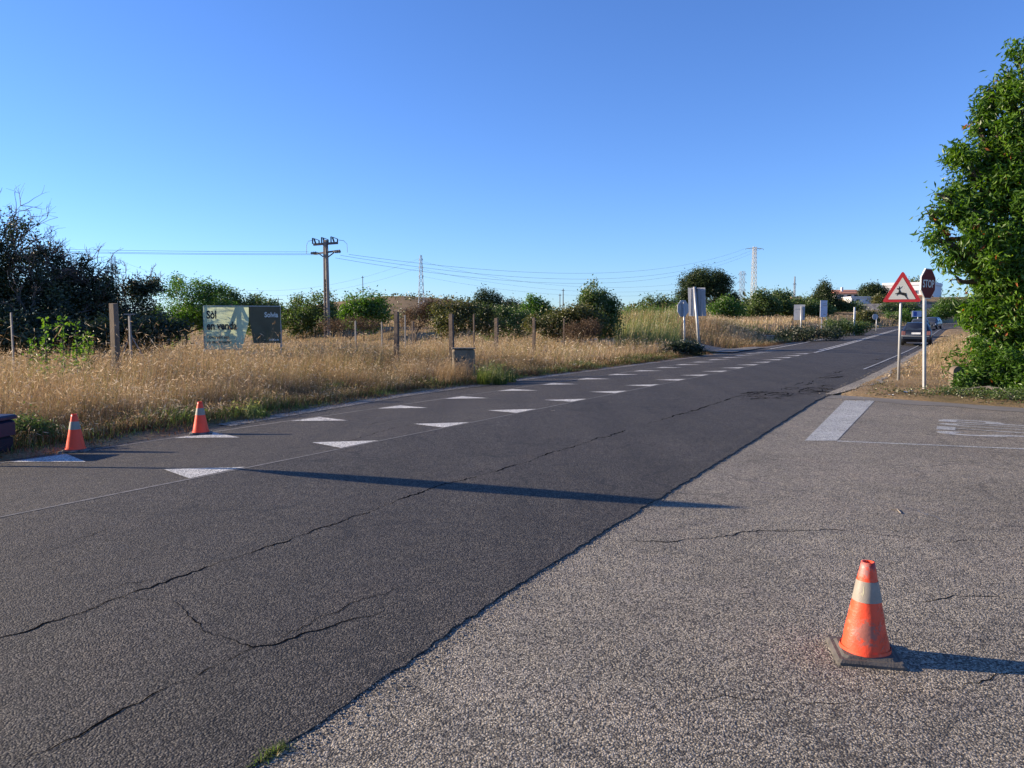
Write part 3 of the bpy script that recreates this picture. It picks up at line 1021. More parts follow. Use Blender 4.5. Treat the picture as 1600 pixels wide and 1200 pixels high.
def plant(name, label, cat, Y, blobs, n, leaf, mat, group=None, k=8, droop=0.2, spread=None, trunk=None, seed=1, lump=0.28, shell=0.5, bare=0, tmat='bark', dy=0.9, tips=0.0, sky_gap=0.0, boughs=None, bsize=None):
    """blobs: (px, py, rx, ry[, dY]) in photo pixels at forward distance Y; built at real size and depth"""
    r = np.random.default_rng(seed)
    rr = random.Random(seed)
    sc = Y / FPX
    bb = []
    for b in blobs:
        px, py, rx, ry = b[:4]
        yy = Y + (b[4] if len(b) > 4 else 0)
        c = at(px, py, yy)
        s2 = yy / FPX
        bb.append((np.array(c), np.array([rx * s2, max(rx, ry) * s2 * dy, ry * s2])))
    tpx = trunk if trunk is not None else blobs[0][0]
    bs = base(tpx, Y)
    root = empty(name, bs, label, cat, group)
    w = np.array([rad[0] * rad[2] for c, rad in bb]); w = w / w.sum()
    which = r.choice(len(bb), size=int(n * 1.6), p=w)
    d = r.normal(size=(len(which), 3)); d /= np.linalg.norm(d, axis=1)[:, None]
    rad = shell + (1 - shell) * r.uniform(0, 1, len(which)) ** 0.6
    cen = np.array([c for c, _ in bb])[which]; rd = np.array([q for _, q in bb])[which]
    size = np.mean([q[0] for _, q in bb])
    P0 = cen + d * rd
    lm = 1 + lump * noise3(P0, 2.6 / size, seed + 3) + lump * 0.6 * noise3(P0, 7 / size, seed + 9)
    P = cen + d * rd * (rad * lm)[:, None]
    gap = noise3(P, 5.5 / size, seed + 21)
    keep = gap > (-0.42 + sky_gap)
    P = P[keep][:n]
    gz = ground(P[:, 0], P[:, 1])
    P = P[P[:, 2] > gz + 0.03]
    bt = 0
    nb_ = boughs if boughs is not None else (len(P) // 32 if len(P) > 700 and Y < 140 else 0)
    if nb_:
        c_i = r.choice(len(P), size=nb_)
        br = size * (0.20 if bsize is None else bsize)
        m_ = int(len(P) * 0.74)
        w_i = r.integers(0, nb_, m_)
        off = r.normal(size=(m_, 3)); off /= np.linalg.norm(off, axis=1)[:, None]
        off *= (r.uniform(0.25, 1, m_) ** 0.6)[:, None] * br * r.uniform(0.6, 1.3, nb_)[w_i][:, None]
        off[:, 2] *= 0.75
        P = np.concatenate([P[c_i][w_i] + off, P[m_:]])
        bt = np.concatenate([r.normal(0, 0.10, nb_)[w_i], np.full(len(P) - m_, -0.12)])
        gk = P[:, 2] > ground(P[:, 0], P[:, 1]) + 0.03
        P, bt = P[gk], bt[gk]
    # inner fill leaves are tinted darker, painting shade inside the crown
    tint = np.clip(0.45 + 0.35 * noise3(P, 4 / size, seed + 5) + 0.10 * r.normal(size=len(P)) + bt, 0.02, 0.93)
    if tips:
        tint = np.where(r.uniform(size=len(P)) < tips, 1.0, tint)
    lsz = leaf[0]
    leaf_mesh('foliage', P - np.array(bs), leaf[0], leaf[1], mat, root, droop, tint, k, spread if spread is not None else lsz * 1.1, seed)
    # trunk and limbs
    mb = MB()
    top = max(bb, key=lambda q: q[0][2])
    R0 = max(0.04, 0.06 * (top[0][2] - bs.z) * 0.45)
    mid = Vector(bb[0][0]) - bs
    mid.z *= 0.45
    fork = Vector((mid.x * 0.5, mid.y * 0.5, max(0.2, mid.z)))
    branch_mesh(mb, (0, 0, -0.1), fork, R0, R0 * 0.75, rr)
    for c, q in bb:
        cc = Vector(c) - bs
        pts = branch_mesh(mb, fork, cc, R0 * 0.55, R0 * 0.25, rr, 0.15)
        for j in range(5):
            dd = Vector((rr.gauss(0, 1), rr.gauss(0, 1), rr.gauss(0.3, 0.8))).normalized()
            e = cc + Vector((dd.x * q[0], dd.y * q[1], dd.z * q[2])) * 0.8
            branch_mesh(mb, pts[rr.randint(2, 5)], e, R0 * 0.22, R0 * 0.05, rr, 0.15, 5, 4)
    mb.build('trunk', M[tmat], root, True)
    if bare:
        tw = MB()
        for c, q in bb:
            for j in range(bare):
                dd = Vector((rr.gauss(0, .7), rr.gauss(0, .7), abs(rr.gauss(0.9, 0.5)))).normalized()
                s0 = Vector(c) - bs + Vector((dd.x * q[0], dd.y * q[1], dd.z * q[2])) * 0.3
                e = s0 + Vector((dd.x * q[0], dd.y * q[1], dd.z * q[2])) * rr.uniform(0.9, 1.35)
                pts = branch_mesh(tw, s0, e, 0.028, 0.008, rr, 0.12, 4, 5)
                for jj in range(6):
                    p = pts[rr.randint(1, 5)]
                    ee = p + Vector((rr.gauss(dd.x, .6), rr.gauss(dd.y, .6), rr.gauss(dd.z, .5))).normalized() * q[2] * rr.uniform(0.2, 0.45)
                    p2 = branch_mesh(tw, p, ee, 0.012, 0.006, rr, 0.1, 3, 3)
                    for _ in range(2):
                        p3 = p2[rr.randint(1, 3)]
                        branch_mesh(tw, p3, p3 + Vector((rr.gauss(dd.x, .8), rr.gauss(dd.y, .8), rr.gauss(dd.z, .7))).normalized() * q[2] * 0.2, 0.006, 0.003, rr, 0.1, 3, 2)
        tw.build('bare_twigs', M['twig'], root, True)
    return root


def blades(name, X, Y, h, w, mat, tint, lean=0.25, seed=1, heads=0.0, parent=None, headlen=0.14, headw=0.02, wind=(0.10, -0.03)):
    r = np.random.default_rng(seed)
    n = len(X)
    Z = ground(X, Y)
    h = np.broadcast_to(h, (n,)); w = np.broadcast_to(w, (n,))
    a = r.uniform(0, 6.283, n)
    # ribbons mostly face the road so that they are wide enough to see
    side_ = np.stack([np.cos(a), np.sin(a), np.zeros(n)], 1)
    b = r.uniform(0, 6.283, n); le = np.abs(r.normal(size=n)) * lean
    ln = np.stack([np.cos(b) * le + wind[0], np.sin(b) * le + wind[1], np.zeros(n)], 1)
    B = np.stack([X, Y, Z - 0.02], 1)
    hh = h[:, None]
    up = np.array([0, 0, 1.0])
    P1 = B + up * hh * 0.5 + ln * hh * 0.28
    P2 = B + up * hh * 0.96 * (1 - 0.25 * le[:, None] ** 2) + ln * hh
    ww = w[:, None] * 0.5
    V = np.stack([B - side_ * ww, B + side_ * ww, P1 + side_ * ww * 0.8, P1 - side_ * ww * 0.8, P2], 1).reshape(-1, 3)
    i = np.arange(n) * 5
    F = np.concatenate([np.stack([i, i + 1, i + 2], 1), np.stack([i, i + 2, i + 3], 1), np.stack([i + 3, i + 2, i + 4], 1)])
    T = np.repeat(tint, 5)
    if heads > 0:
        sel = r.uniform(size=n) < heads
        m = int(sel.sum())
        p = P2[sel]
        d = ln[sel] * 1.2 + np.stack([r.normal(size=m) * 0.5, r.normal(size=m) * 0.5, r.uniform(-0.7, 0.9, m)], 1)
        d /= np.linalg.norm(d, axis=1)[:, None]
        s2 = np.cross(d, r.normal(size=(m, 3))); s2 /= np.linalg.norm(s2, axis=1)[:, None]
        hl = headlen * r.uniform(0.5, 1.3, m)[:, None] ; hw = headw * r.uniform(0.6, 1.4, m)[:, None]
        V2 = np.stack([p - d * hl * 0.3, p + d * hl * 0.3 + s2 * hw, p + d * hl, p + d * hl * 0.3 - s2 * hw], 1).reshape(-1, 3)
        j = np.arange(m) * 4 + len(V)
        F2 = np.concatenate([np.stack([j, j + 1, j + 2], 1), np.stack([j, j + 2, j + 3], 1)])
        V = np.concatenate([V, V2]); F = np.concatenate([F, F2])
        T = np.concatenate([T, np.repeat(np.clip(tint[sel] + 0.22, 0, 1), 4)])
    o = np_mesh(name, V, F, mat, parent, {'tint': T})
    return o


def in_view(X, Y, margin=0.08):
    """only what the photograph and a camera a step to the side could see"""
    return (Y > 1) & (X < Y * (0.667 + margin) + 1.5) & (-X < Y * (0.80 + margin) + 3.5)


def scatter(n, s0, s1, t0, t1, seed, power=1.0):
    r = np.random.default_rng(seed)
    s = s0 + (s1 - s0) * r.uniform(size=n)
    t = t0 + (t1 - t0) * r.uniform(size=n) ** power
    X, Y = to_xy(s, edgeL(s) - t)
    k = in_view(X, Y)
    return X[k], Y[k], s[k], t[k]


def field_grass():
    # tall dry grass, near to far
    def tall(name, n, s0, s1, t0, t1, wide, hmul, seed, heads, power=1.0, hmax=1.0, hl=0.16, hw=0.02):
        X, Y, s, t = scatter(n, s0, s1, t0, t1, seed, power)
        ok = ~((s > 40) & (s < 48.5))
        # clumping
        cl = lumps(X, Y, 2.1, seed) + 0.6 * lumps(X, Y, 5.0, seed + 1)
        r = np.random.default_rng(seed)
        ok &= (cl + r.normal(size=len(X)) * 0.45) > -0.75
        X, Y, s, t, cl = X[ok], Y[ok], s[ok], t[ok], cl[ok]
        r = np.random.default_rng(seed + 100)
        rise = 0.26 + 0.74 * sm(t + 0.35 * lumps(X, Y, 1.1, 31), 0.6, 2.2)
        h = hmul * rise * (0.84 + 0.16 * cl + 0.15 * lumps(X, Y, 0.75, 17) + 0.16 * lumps(X, Y, 0.28, 19)) * r.uniform(0.55, 1.15, len(X)) * hmax
        big = lumps(X, Y, 0.35, seed + 7)
        tint = 0.55 + 0.24 * big + 0.16 * lumps(X, Y, 1.4, 3) + 0.16 * r.normal(size=len(X))
        greener = (r.uniform(size=len(X)) < (0.10 + 0.16 * (lumps(X, Y, 0.8, 9) > 0.15) + 0.22 * sm(2.0 - t, 0, 1.5)))
        tint = np.where(greener, r.uniform(0, 0.2, len(X)), tint)
        return tag(blades(name, X, Y, h, wide * (0.7 + 0.6 * r.uniform(size=len(X))), M['straw'], np.clip(tint, 0, 1), 0.22, seed, heads, headlen=hl, headw=hw), kind='stuff')
    tall('tall_dry_grass', 95000, -9, 24, 2.6, 7.5, 0.0065, 1.34, 21, 0.34, 1.0, 1.0, 0.08, 0.0055)
    tall('tall_dry_grass', 120000, -9, 24, 0.55, 2.8, 0.0060, 1.0, 26, 0.25, 1.0, 1.0, 0.07, 0.005)
    tall('tall_dry_grass', 52000, -9, 28, 7, 24, 0.010, 1.12, 22, 0.3, 1.0, 1.0, 0.10, 0.009)
    tall('tall_dry_grass', 56000, 22, 60, 0.5, 12, 0.014, 0.95, 23, 0.3, 1.0, 1.0, 0.12, 0.011)
    tall('tall_dry_grass', 48000, 10, 95, 10, 70, 0.025, 0.75, 24, 0.3, 1.0, 1.0, 0.18, 0.02)
    tall('tall_dry_grass', 42000, 56, 150, 0.8, 45, 0.032, 0.75, 25, 0.3, 1.0, 1.0, 0.18, 0.022)
    tall('tall_dry_grass', 3500, -9, 30, 2.5, 9, 0.006, 1.85, 27, 0.8, 1.0, 1.0, 0.11, 0.006)
    X, Y, s, t = scatter(30000, -9, 42, 0.45, 2.2, 34, 1.0)
    r = np.random.default_rng(12)
    k = (lumps(X, Y, 1.2, 21) + r.normal(size=len(X)) * 0.3 > -0.35) & (s < 40)
    X, Y, t = X[k], Y[k], t[k]
    tag(blades('undercut_shade_blades', X, Y, (0.18 + 0.32 * sm(t, 0.4, 1.6)) * r.uniform(0.6, 1.2, len(X)), 0.010, M['thatch'], np.clip(0.22 + 0.14 * r.normal(size=len(X)), 0, 0.9), 0.7, 14, wind=(0, 0)), kind='stuff')  # dark brown blades paint the shade at the foot of the tall grass
    # green undergrowth and short verge grass
    X, Y, s, t = scatter(34000, -9, 40, 0.15, 1.9, 31, 1.0)
    r = np.random.default_rng(2)
    g = lumps(X, Y, 1.6, 12) + r.normal(size=len(X)) * 0.25 + 0.15
    k = (g > 0.0) & ~((s > 40))
    X, Y, s, t, g = X[k], Y[k], s[k], t[k], g[k]
    h = (0.07 + 0.22 * sm(t, 0.1, 1.2)) * r.uniform(0.6, 1.3, len(X)) * (0.7 + np.clip(g, 0, 1))
    tag(blades('green_verge_grass', X, Y, h, 0.008 * (1 + Y / 40), M['greengrass'], np.clip(0.45 + 0.3 * lumps(X, Y, 3, 5) + 0.2 * r.normal(size=len(X)), 0, 1), 0.5, 5), kind='stuff')
    X, Y, s, t = scatter(60000, -9, 60, -0.12, 1.3, 33, 1.2)
    k = ~((s > 40.5) & (s < 48))
    X, Y, s, t = X[k], Y[k], s[k], t[k]
    r = np.random.default_rng(3)
    cl = lumps(X, Y, 3.2, 8) + 0.5 * lumps(X, Y, 8.2, 9)
    k = cl + r.normal(size=len(X)) * 0.4 - 0.5 * (t < 0.1) > -0.25
    X, Y, s, t, cl = X[k], Y[k], s[k], t[k], cl[k]
    h = (0.05 + 0.12 * sm(t, 0, 0.8)) * (1 + 0.5 * cl) * r.uniform(0.5, 1.4, len(X))
    tag(blades('brown_verge_thatch', X, Y, h, 0.009 * (1 + Y / 40), M['thatch'], np.clip(0.42 + 0.3 * lumps(X, Y, 1.3, 15) + 0.2 * r.normal(size=len(X)), 0, 1), 1.0, 6, wind=(0, 0)), kind='stuff')


field_grass()


def right_grass():
    r = np.random.default_rng(8)
    def reg(n, s0, s1, v0, v1, seed):
        q = np.random.default_rng(seed)
        s = q.uniform(s0, s1, n); v = q.uniform(v0, v1, n)
        X, Y = to_xy(s, v)
        sd = verge_sd(X, Y, s, v)
        k = in_view(X, Y) & (sd > 0.05)
        return X[k], Y[k], s[k], v[k], sd[k]
    # tall straw between the road and the tree, further along
    X, Y, s, v, sd = reg(22000, 24, 66, 4.4, 11, 41)
    q = np.random.default_rng(4)
    h = 0.68 * sm(v, 4.3, 6.2) * sm(s, 25, 36) * q.uniform(0.5, 1.15, len(X)) + 0.05
    tag(blades('tall_straw', X, Y, h, 0.010, M['straw'], np.clip(0.42 + 0.2 * lumps(X, Y, 1.2, 2) + 0.25 * q.normal(size=len(X)), 0, 1), 0.28, 7, 0.25, headw=0.008, headlen=0.10), kind='stuff')
    # low flattened straw on the verge
    X, Y, s, v, sd = reg(60000, 17, 48, 3.9, 14, 42)
    q = np.random.default_rng(5)
    cl = lumps(X, Y, 2.2, 6) + q.normal(size=len(X)) * 0.5 + 0.5 * sm(sd, 0.5, 3) - 0.2
    k = (cl > 0.05) & (sd > 0.25)
    X, Y, v, sd = X[k], Y[k], v[k], sd[k]
    tag(blades('low_straw', X, Y, q.uniform(0.02, 0.14, len(X)) * (0.5 + 0.5 * sm(sd, 0.3, 1.5)), 0.006, M['straw'], np.clip(0.5 + 0.25 * lumps(X, Y, 0.9, 4) + 0.22 * q.normal(size=len(X)), 0.05, 1), 1.6, 9, wind=(0, 0)), kind='stuff')
    X, Y, s, v, sd = reg(34000, 16, 34, 4.0, 14, 44)
    q = np.random.default_rng(15)
    k = (lumps(X, Y, 1.9, 16) + q.normal(size=len(X)) * 0.45 > 0.0) & (sd > 0.3)
    X, Y = X[k], Y[k]
    tag(blades('brown_litter', X, Y, q.uniform(0.01, 0.09, len(X)), 0.008, M['thatch'], np.clip(0.4 + 0.25 * lumps(X, Y, 0.9, 4) + 0.22 * q.normal(size=len(X)), 0.0, 0.93), 2.0, 19, wind=(0, 0)), kind='stuff')
    # creeping weeds at the edge by the signs
    X, Y, s, v, sd = reg(26000, 14, 21, 4.6, 14, 43)
    q = np.random.default_rng(6)
    k = (sd < 0.9 + 0.4 * lumps(X, Y, 2, 2)) & (lumps(X, Y, 3.1, 5) + q.normal(size=len(X)) * 0.3 + 0.35 * sm(X, 9, 12) > 0.0)
    X, Y = X[k], Y[k]
    C = np.stack([X, Y, ground(X, Y) + q.uniform(0.01, 0.12, len(X))], 1)
    o = leaf_mesh('creeping_weeds', C, 0.06, 0.03, M['leaf_olive'], None, -0.1, np.clip(0.3 + 0.25 * q.normal(size=len(X)), 0, 0.9), 1, 0.02, 5)
    tag(o, kind='stuff')


right_grass()


# ------------------------------------------------------------------ traffic cones
def make_cone(name, loc, rz, label, body_m, base_m, old=False, H=0.47, tilt=(0, 0)):
    t = empty(name, loc, label, 'traffic cone', 'traffic cones on the road', rot=(tilt[0], tilt[1], rz))
    b = MB()
    b.bevbox((0, 0, 0.013), (0.31, 0.31, 0.026), 0.012)
    b.bevbox((0, 0, 0.031), (0.27, 0.27, 0.012), 0.02)
    b.build('rubber_base', base_m, t)
    n = 32
    def rad(z):
        return 0.112 + (0.031 - 0.112) * (z - 0.04) / (H - 0.04)
    def shell(z0, z1, off, top=False, lip=None, rings=8):
        m = MB(); vs = []; fs = []
        zz = [z0 + (z1 - z0) * i / rings for i in range(rings + 1)]
        for z in zz:
            for k in range(n):
                a = 2 * math.pi * k / n
                dent = 1 + (0.012 * math.sin(3 * a + z * 30) + 0.01 * math.sin(5 * a - z * 50)) * (1 if old else 0.3)
                r_ = (rad(z) + off) * dent
                vs.append((r_ * math.cos(a), r_ * math.sin(a), z))
        for i in range(rings):
            for k in range(n):
                j = (k + 1) % n
                fs.append((i * n + k, i * n + j, (i + 1) * n + j, (i + 1) * n + k))
        if top:
            b0 = rings * n
            for k in range(n):
                a = 2 * math.pi * k / n
                vs.append(((rad(z1) - 0.007) * math.cos(a), (rad(z1) - 0.007) * math.sin(a), z1))
            for k in range(n):
                a = 2 * math.pi * k / n
                vs.append(((rad(z1) - 0.007) * math.cos(a), (rad(z1) - 0.007) * math.sin(a), z1 - 0.05))
            for q in range(2):
                for k in range(n):
                    j = (k + 1) % n
                    fs.append((b0 + q * n + k, b0 + q * n + j, b0 + (q + 1) * n + j, b0 + (q + 1) * n + k))
            fs.append(tuple(range(b0 + 2 * n, b0 + 3 * n)))
        else:
            pass
        return m.add(vs, fs)
    foot = shell(0.036, 0.052, 0.006)
    body = shell(0.04, H, 0.0, True, rings=14)
    body.add(foot.v, foot.f)
    c = body.build('cone_body', body_m, t, True)
    shell(H * 0.60, H * 0.81, 0.0022, rings=4).build('reflective_sleeve', M['band'], t, True)
    if old:
        # grey scuffs: irregular patches hugging the cone
        r = random.Random(4)
        def patch(a0, z0, wa, hz, mat, sh, nn='scuff_mark'):
            m = MB(); vs = []; fs = []
            N = 14
            cxs = (a0, z0)
            vs.append((math.cos(a0) * (rad(z0) + .0015), math.sin(a0) * (rad(z0) + .0015), z0))
            for k in range(N):
                th = 2 * math.pi * k / N
                q = r.uniform(0.75, 1.1)
                aa = a0 + wa * math.cos(th) * q
                z = z0 + hz * math.sin(th) * q * (1 if sh else (1.25 if math.sin(th) > 0.8 else 0.8))
                vs.append((math.cos(aa) * (rad(z) + .0018), math.sin(aa) * (rad(z) + .0018), z))
            for k in range(N):
                fs.append((0, 1 + k, 1 + (k + 1) % N))
            m.add(vs, fs).build(nn, mat, t)
        patch(-2.25, 0.335, 0.30, 0.036, M['bandpatch'], True, 'worn_sleeve_patch')
        sc = MB()
        for k in range(34):
            z = r.uniform(0.06, 0.25); a = r.uniform(-1.15, -0.45); w = r.uniform(0.08, 0.3)
            vs = []
            for q in range(5):
                aa = a + w * q / 4; z2 = z + 0.022 * q / 4 + r.uniform(-.001, .001)
                for dz in (-0.0009, 0.0011):
                    vs.append((math.cos(aa) * (rad(z2) + .0032), math.sin(aa) * (rad(z2) + .0032), z2 + dz * r.uniform(0.4, 1.5)))
            sc.add(vs, [(2 * q, 2 * q + 2, 2 * q + 3, 2 * q + 1) for q in range(4)])
        sc.build('scratches', M['band'], t)
    return t


make_cone('traffic_cone', hit(1351, 1023), R(-12), 'scuffed orange traffic cone with worn grey sleeve on the pale asphalt', M['orangeold'], M['rubberold'], True)
p = hit(118.5, 705.5)
make_cone('traffic_cone', p, R(8), 'bright orange traffic cone beside the navy box at the left road edge', M['orange'], M['rubber'])
p = hit(314, 678.5)
make_cone('traffic_cone', p, R(20), 'bright orange traffic cone standing on a white triangle by the green grass', M['orange'], M['rubber'])

# ------------------------------------------------------------------ navy box at the road edge
t = empty('plastic_toolbox', (-6.46, 9.2, G(-6.46, 9.2)), 'dark navy plastic box standing at the far left road edge', 'box', rz=R(-6))
MB().bevbox((0, 0, 0.10), (0.62, 0.44, 0.20), 0.03).build('lower_body', M['navydark'], t)
MB().bevbox((0, 0, 0.30), (0.66, 0.48, 0.19), 0.03).build('upper_body', M['navy'], t)
MB().bevbox((0, 0, 0.43), (0.69, 0.51, 0.05), 0.02).build('lid', M['navy'], t)
for x in (-0.2, 0.2):
    MB().box((x, -0.262, 0.40), (0.06, 0.02, 0.09)).build('latch', M['metalback'], t)
MB().box((0.347, -0.1, 0.38), (0.015, 0.07, 0.05)).build('side_clip', M['metalback'], t)
MB().tube([(-0.12, 0, 0.45), (-0.12, 0, 0.50), (0.12, 0, 0.50), (0.12, 0, 0.45)], 0.014, 8).build('handle', M['navydark'], t)

# ------------------------------------------------------------------ sign posts
def post(parent, H, r=0.035, lean=(0, 0), box=False, mat=None, name='pole'):
    m = MB()
    if box:
        m.bar((0, 0, -0.2), (lean[0], lean[1], H), r * 2, r * 1.25)
    else:
        m.tube([(0, 0, -0.2), (lean[0] * .5, lean[1] * .5, H * .5), (lean[0], lean[1], H)], r, 12)
    return m.build(name, mat or M['metal'], parent, not box)


def face(cx, cz, y, dirx):
    """coordinates on a sign plate: u across, v up, w out of the face"""
    rx = Vector((math.cos(dirx), math.sin(dirx), 0)); nr = Vector((rx.y, -rx.x, 0))
    o = Vector((cx, y, cz))
    return lambda u, v, w: tuple(o + rx * u + Vector((0, 0, v)) + nr * w), rx, nr, o


def rounded_poly(pts, r, n=5):
    out = []
    N = len(pts)
    for i in range(N):
        p0, p1, p2 = Vector(pts[i - 1]), Vector(pts[i]), Vector(pts[(i + 1) % N])
        a = p1 + (p0 - p1).normalized() * r; b = p1 + (p2 - p1).normalized() * r
        for k in range(n):
            u = k / (n - 1)
            q = a.lerp(p1, u).lerp(p1.lerp(b, u), u)
            out.append((q.x, q.y))
    return out


# triangular warning sign with leaping deer
Yt = 20.6
bpos = base(1405.5, Yt); bpos.z = G(bpos.x, bpos.y)
t = empty('warning_sign', bpos, 'red bordered triangular sign with a black leaping deer on a slim pole', 'road sign')
topz = at(1407, 424, Yt).z - bpos.z; botz = at(1407, 472, Yt).z - bpos.z
lx = at(1407.5, 470, Yt).x - bpos.x
post(t, botz + 0.62, 0.036, (lx, 0))
hw = 0.475
f3, rx, nr, o = face(lx + 0.0, botz, -0.05, R(-22))
tri = rounded_poly([(-hw, 0.0), (hw, 0.0), (0, topz - botz + 0.02)], 0.085)
MB().prism(tri, f3, 0.018).build('plate', M['signred'], t)
cy = (topz - botz) * 0.345
inner = [(u * 0.70, cy + (v - cy) * 0.70 - 0.012) for u, v in rounded_poly([(-hw, 0.0), (hw, 0.0), (0, topz - botz + 0.02)], 0.03)]
MB().prism(inner, lambda u, v, w: f3(u, v, w + 0.004), 0.002).build('sign_face', M['signwhite'], t)
dp = [(925, 95), (914, 110), (904, 118), (898, 108), (892, 96), (890, 110), (888, 121), (876, 118), (868, 126), (874, 133), (888, 134), (891, 150), (884, 170), (853, 180), (855, 187), (880, 184), (868, 196), (872, 206), (884, 193), (900, 190), (930, 200), (952, 208), (962, 222), (984, 246), (991, 242), (976, 218), (973, 196), (968, 180), (974, 176), (962, 175), (940, 170), (915, 166), (906, 150), (900, 132), (904, 124), (916, 116)]
cxp, czp = 925, 172
k_ = 0.0048 * 0.5 * 0.98 * (20.6 / 1200) / (0.0048 * 0.5) * 0.1375
dq = [((x - cxp) * k_, (czp - y) * k_ + cy - 0.035) for x, y in dp][::-1]
MB().prism(dq, lambda u, v, w: f3(u, v, w + 0.007), 0.002).build('deer_symbol', M['black'], t)
MB().box((lx, 0.0, botz + 0.2), (0.10, 0.07, 0.03)).build('clamp', M['metal'], t)

# STOP sign, turned away to the right, leaning pole
Ys = 17.9
bpos = base(1447, Ys)
t = empty('stop_sign', bpos, 'dark red octagonal STOP sign on a thick leaning grey pole by the tree', 'road sign')
top = at(1443.5, 420, Ys).z - bpos.z
cz = at(1447, 443.5, Ys).z - bpos.z
lx = at(1444.0, 440, Ys).x - bpos.x
post(t, top - 0.05, 0.040, (lx, 0), True)
f3, rx, nr, o = face(lx + 0.05, cz, -0.09, R(37))
ro = (top - cz) / math.cos(R(22.5)) * 1.0
octo = lambda q: [(q * math.cos(R(22.5 + 45 * k)), q * math.sin(R(22.5 + 45 * k))) for k in range(8)]
MB().prism(octo(ro), f3, 0.03).build('plate', M['signwhite'], t)
MB().prism(octo(ro * 0.95), lambda u, v, w: f3(u, v, w + 0.004), 0.002).build('sign_face', M['stopred'], t)
bpy.context.view_layer.update()
o0 = Vector(f3(0, -0.085, 0.0065))
text_obj('lettering', 'STOP', 0.245, M['signwhite'], o0, rx, (0, 0, 1), t, 0.004, 0.93, 'CENTER')

# sign standing just outside the frame on the left; its long shadow crosses the road
bx, by = 2.36 - 8.75 * math.cos(SUN_AZ), 6.72 + 8.75 * math.sin(SUN_AZ)
t = empty('round_road_sign', (bx, by, G(bx, by)), 'tall round road sign just outside the left edge of the view', 'road sign')
post(t, 2.4, 0.032)
f3, rx, nr, o = face(0, 1.86, 0.0, R(-30))
circ = [(0.52 * math.cos(2 * math.pi * k / 32), 0.66 * math.sin(2 * math.pi * k / 32)) for k in range(32)]
MB().prism(circ, lambda u, v, w: f3(u, v, w + 0.05), 0.02).build('plate', M['signred'], t)
MB().prism([(u * .8, v * .8) for u, v in circ], lambda u, v, w: f3(u, v, w + 0.054), 0.002).build('sign_face', M['signwhite'], t)

# signs seen from behind on the left verge
Yr = 40.1
bpos = base(1093.5, Yr)
t = empty('panel_sign', bpos, 'large upright panel sign seen from behind, leaning on its white pole', 'road sign')
tp = at(1085, 448, Yr) - bpos
post(t, tp.z, 0.075, (tp.x, 0), mat=M['metal'])
t.rotation_euler.z = R(-26)
c = at(1087.5, 471.5, Yr) - bpos
ph = 44 * Yr / FPX / 2
for q, (px0, px1, dy) in enumerate([(1074.5, 1088, 0.10), (1088.6, 1101, 0.10)]):
    a = at(px0, 471, Yr).x - bpos.x; b_ = at(px1, 471, Yr).x - bpos.x
    m = MB(); tl = 0.05
    m.prism([(a + tl, c.z - ph), (b_ + tl, c.z - ph), (b_ - tl * .5, c.z + ph), (a - tl * .5, c.z + ph)], lambda u, v, w: (u, 0.12 + w + 0.06 * q, v), 0.03)
    m.build('panel', M['metalback'], t)
    for k in range(1, 3):
        xx = a + (b_ - a) * k / 3
        MB().box((xx, 0.075, c.z), (0.02, 0.03, ph * 1.9)).build('rib', M['metalback'], t)
MB().box((c.x - 0.05, 0.03, c.z + ph - 0.08), (0.16, 0.14, 0.12)).build('clamp', M['steel_dark'], t)

Yo = 42.0
bpos = base(1070, Yo)
t = empty('octagonal_sign', bpos, 'octagonal sign seen from behind, beside the larger panel sign', 'road sign')
c = at(1068, 482, Yo) - bpos
post(t, c.z + 0.35, 0.05, (c.x * .9, 0))
f3, rx, nr, o = face(c.x, c.z, 0.10, R(22))
MB().prism([(u * 0.78, v * 1.0) for u, v in octo(13 * Yo / FPX * 1.08)], f3, 0.025).build('plate', M['metalback'], t)

Yb = 62.0
bpos = base(1250, Yb)
t = empty('panel_sign', bpos, 'grey back of a tall sign panel on a thin pole over the dark verge', 'road sign')
t.rotation_euler.z = R(-24)
c = at(1249, 488, Yb) - bpos
post(t, c.z + 0.5, 0.05)
MB().box((c.x, 0.09, c.z), (16 * Yb / FPX, 0.04, 24 * Yb / FPX)).build('panel', M['metalback'], t)
MB().box((c.x, 0.055, c.z + .3), (14 * Yb / FPX, 0.03, 0.05)).build('rib', M['metal'], t)

Yc = 84.0
bpos = base(1286.5, Yc)
t = empty('billboard', bpos, 'pale lilac billboard on two thin legs in the dry field', 'billboard')
c = at(1286.5, 482.5, Yc) - bpos
for dx in (-4.3, 3.2):
    MB().box((dx * Yc / FPX, 0, (c.z) / 2), (0.09, 0.09, c.z + .4)).build('leg', M['metal'], t)
MB().box((c.x, -0.08, c.z), (10.5 * Yc / FPX, 0.06, 26 * Yc / FPX)).build('board', M['paleboard'], t)
for dz, w in ((0.55, 0.3), (0.35, 0.42), (-0.6, 0.25)):
    MB().box((c.x + 0.1, -0.115, c.z + dz), (w, 0.006, 0.09)).build('printed_line', M['metalback'], t)

Yd = 70.0
bpos = base(1333, Yd)
t = empty('marker_post', bpos, 'plain white post with no plate on the left verge', 'post')
MB().box((0, 0, 1.05), (0.13, 0.1, at(1333, 480, Yd).z - bpos.z + 0.0)).build('post', M['whitewall'], t)
t.children[0].location.z = (at(1333, 480, Yd).z - bpos.z) / 2 - 1.05

Ye = 84.0
bpos = base(1367.5, Ye)
t = empty('round_sign', bpos, 'small round sign seen from behind on the left verge near the bend', 'road sign')
c = at(1368, 495, Ye) - bpos
post(t, c.z, 0.045)
MB().tube([(c.x, 0.05, c.z), (c.x, 0.09, c.z)], 4.6 * Ye / FPX, 16).build('plate', M['metalback'], t)

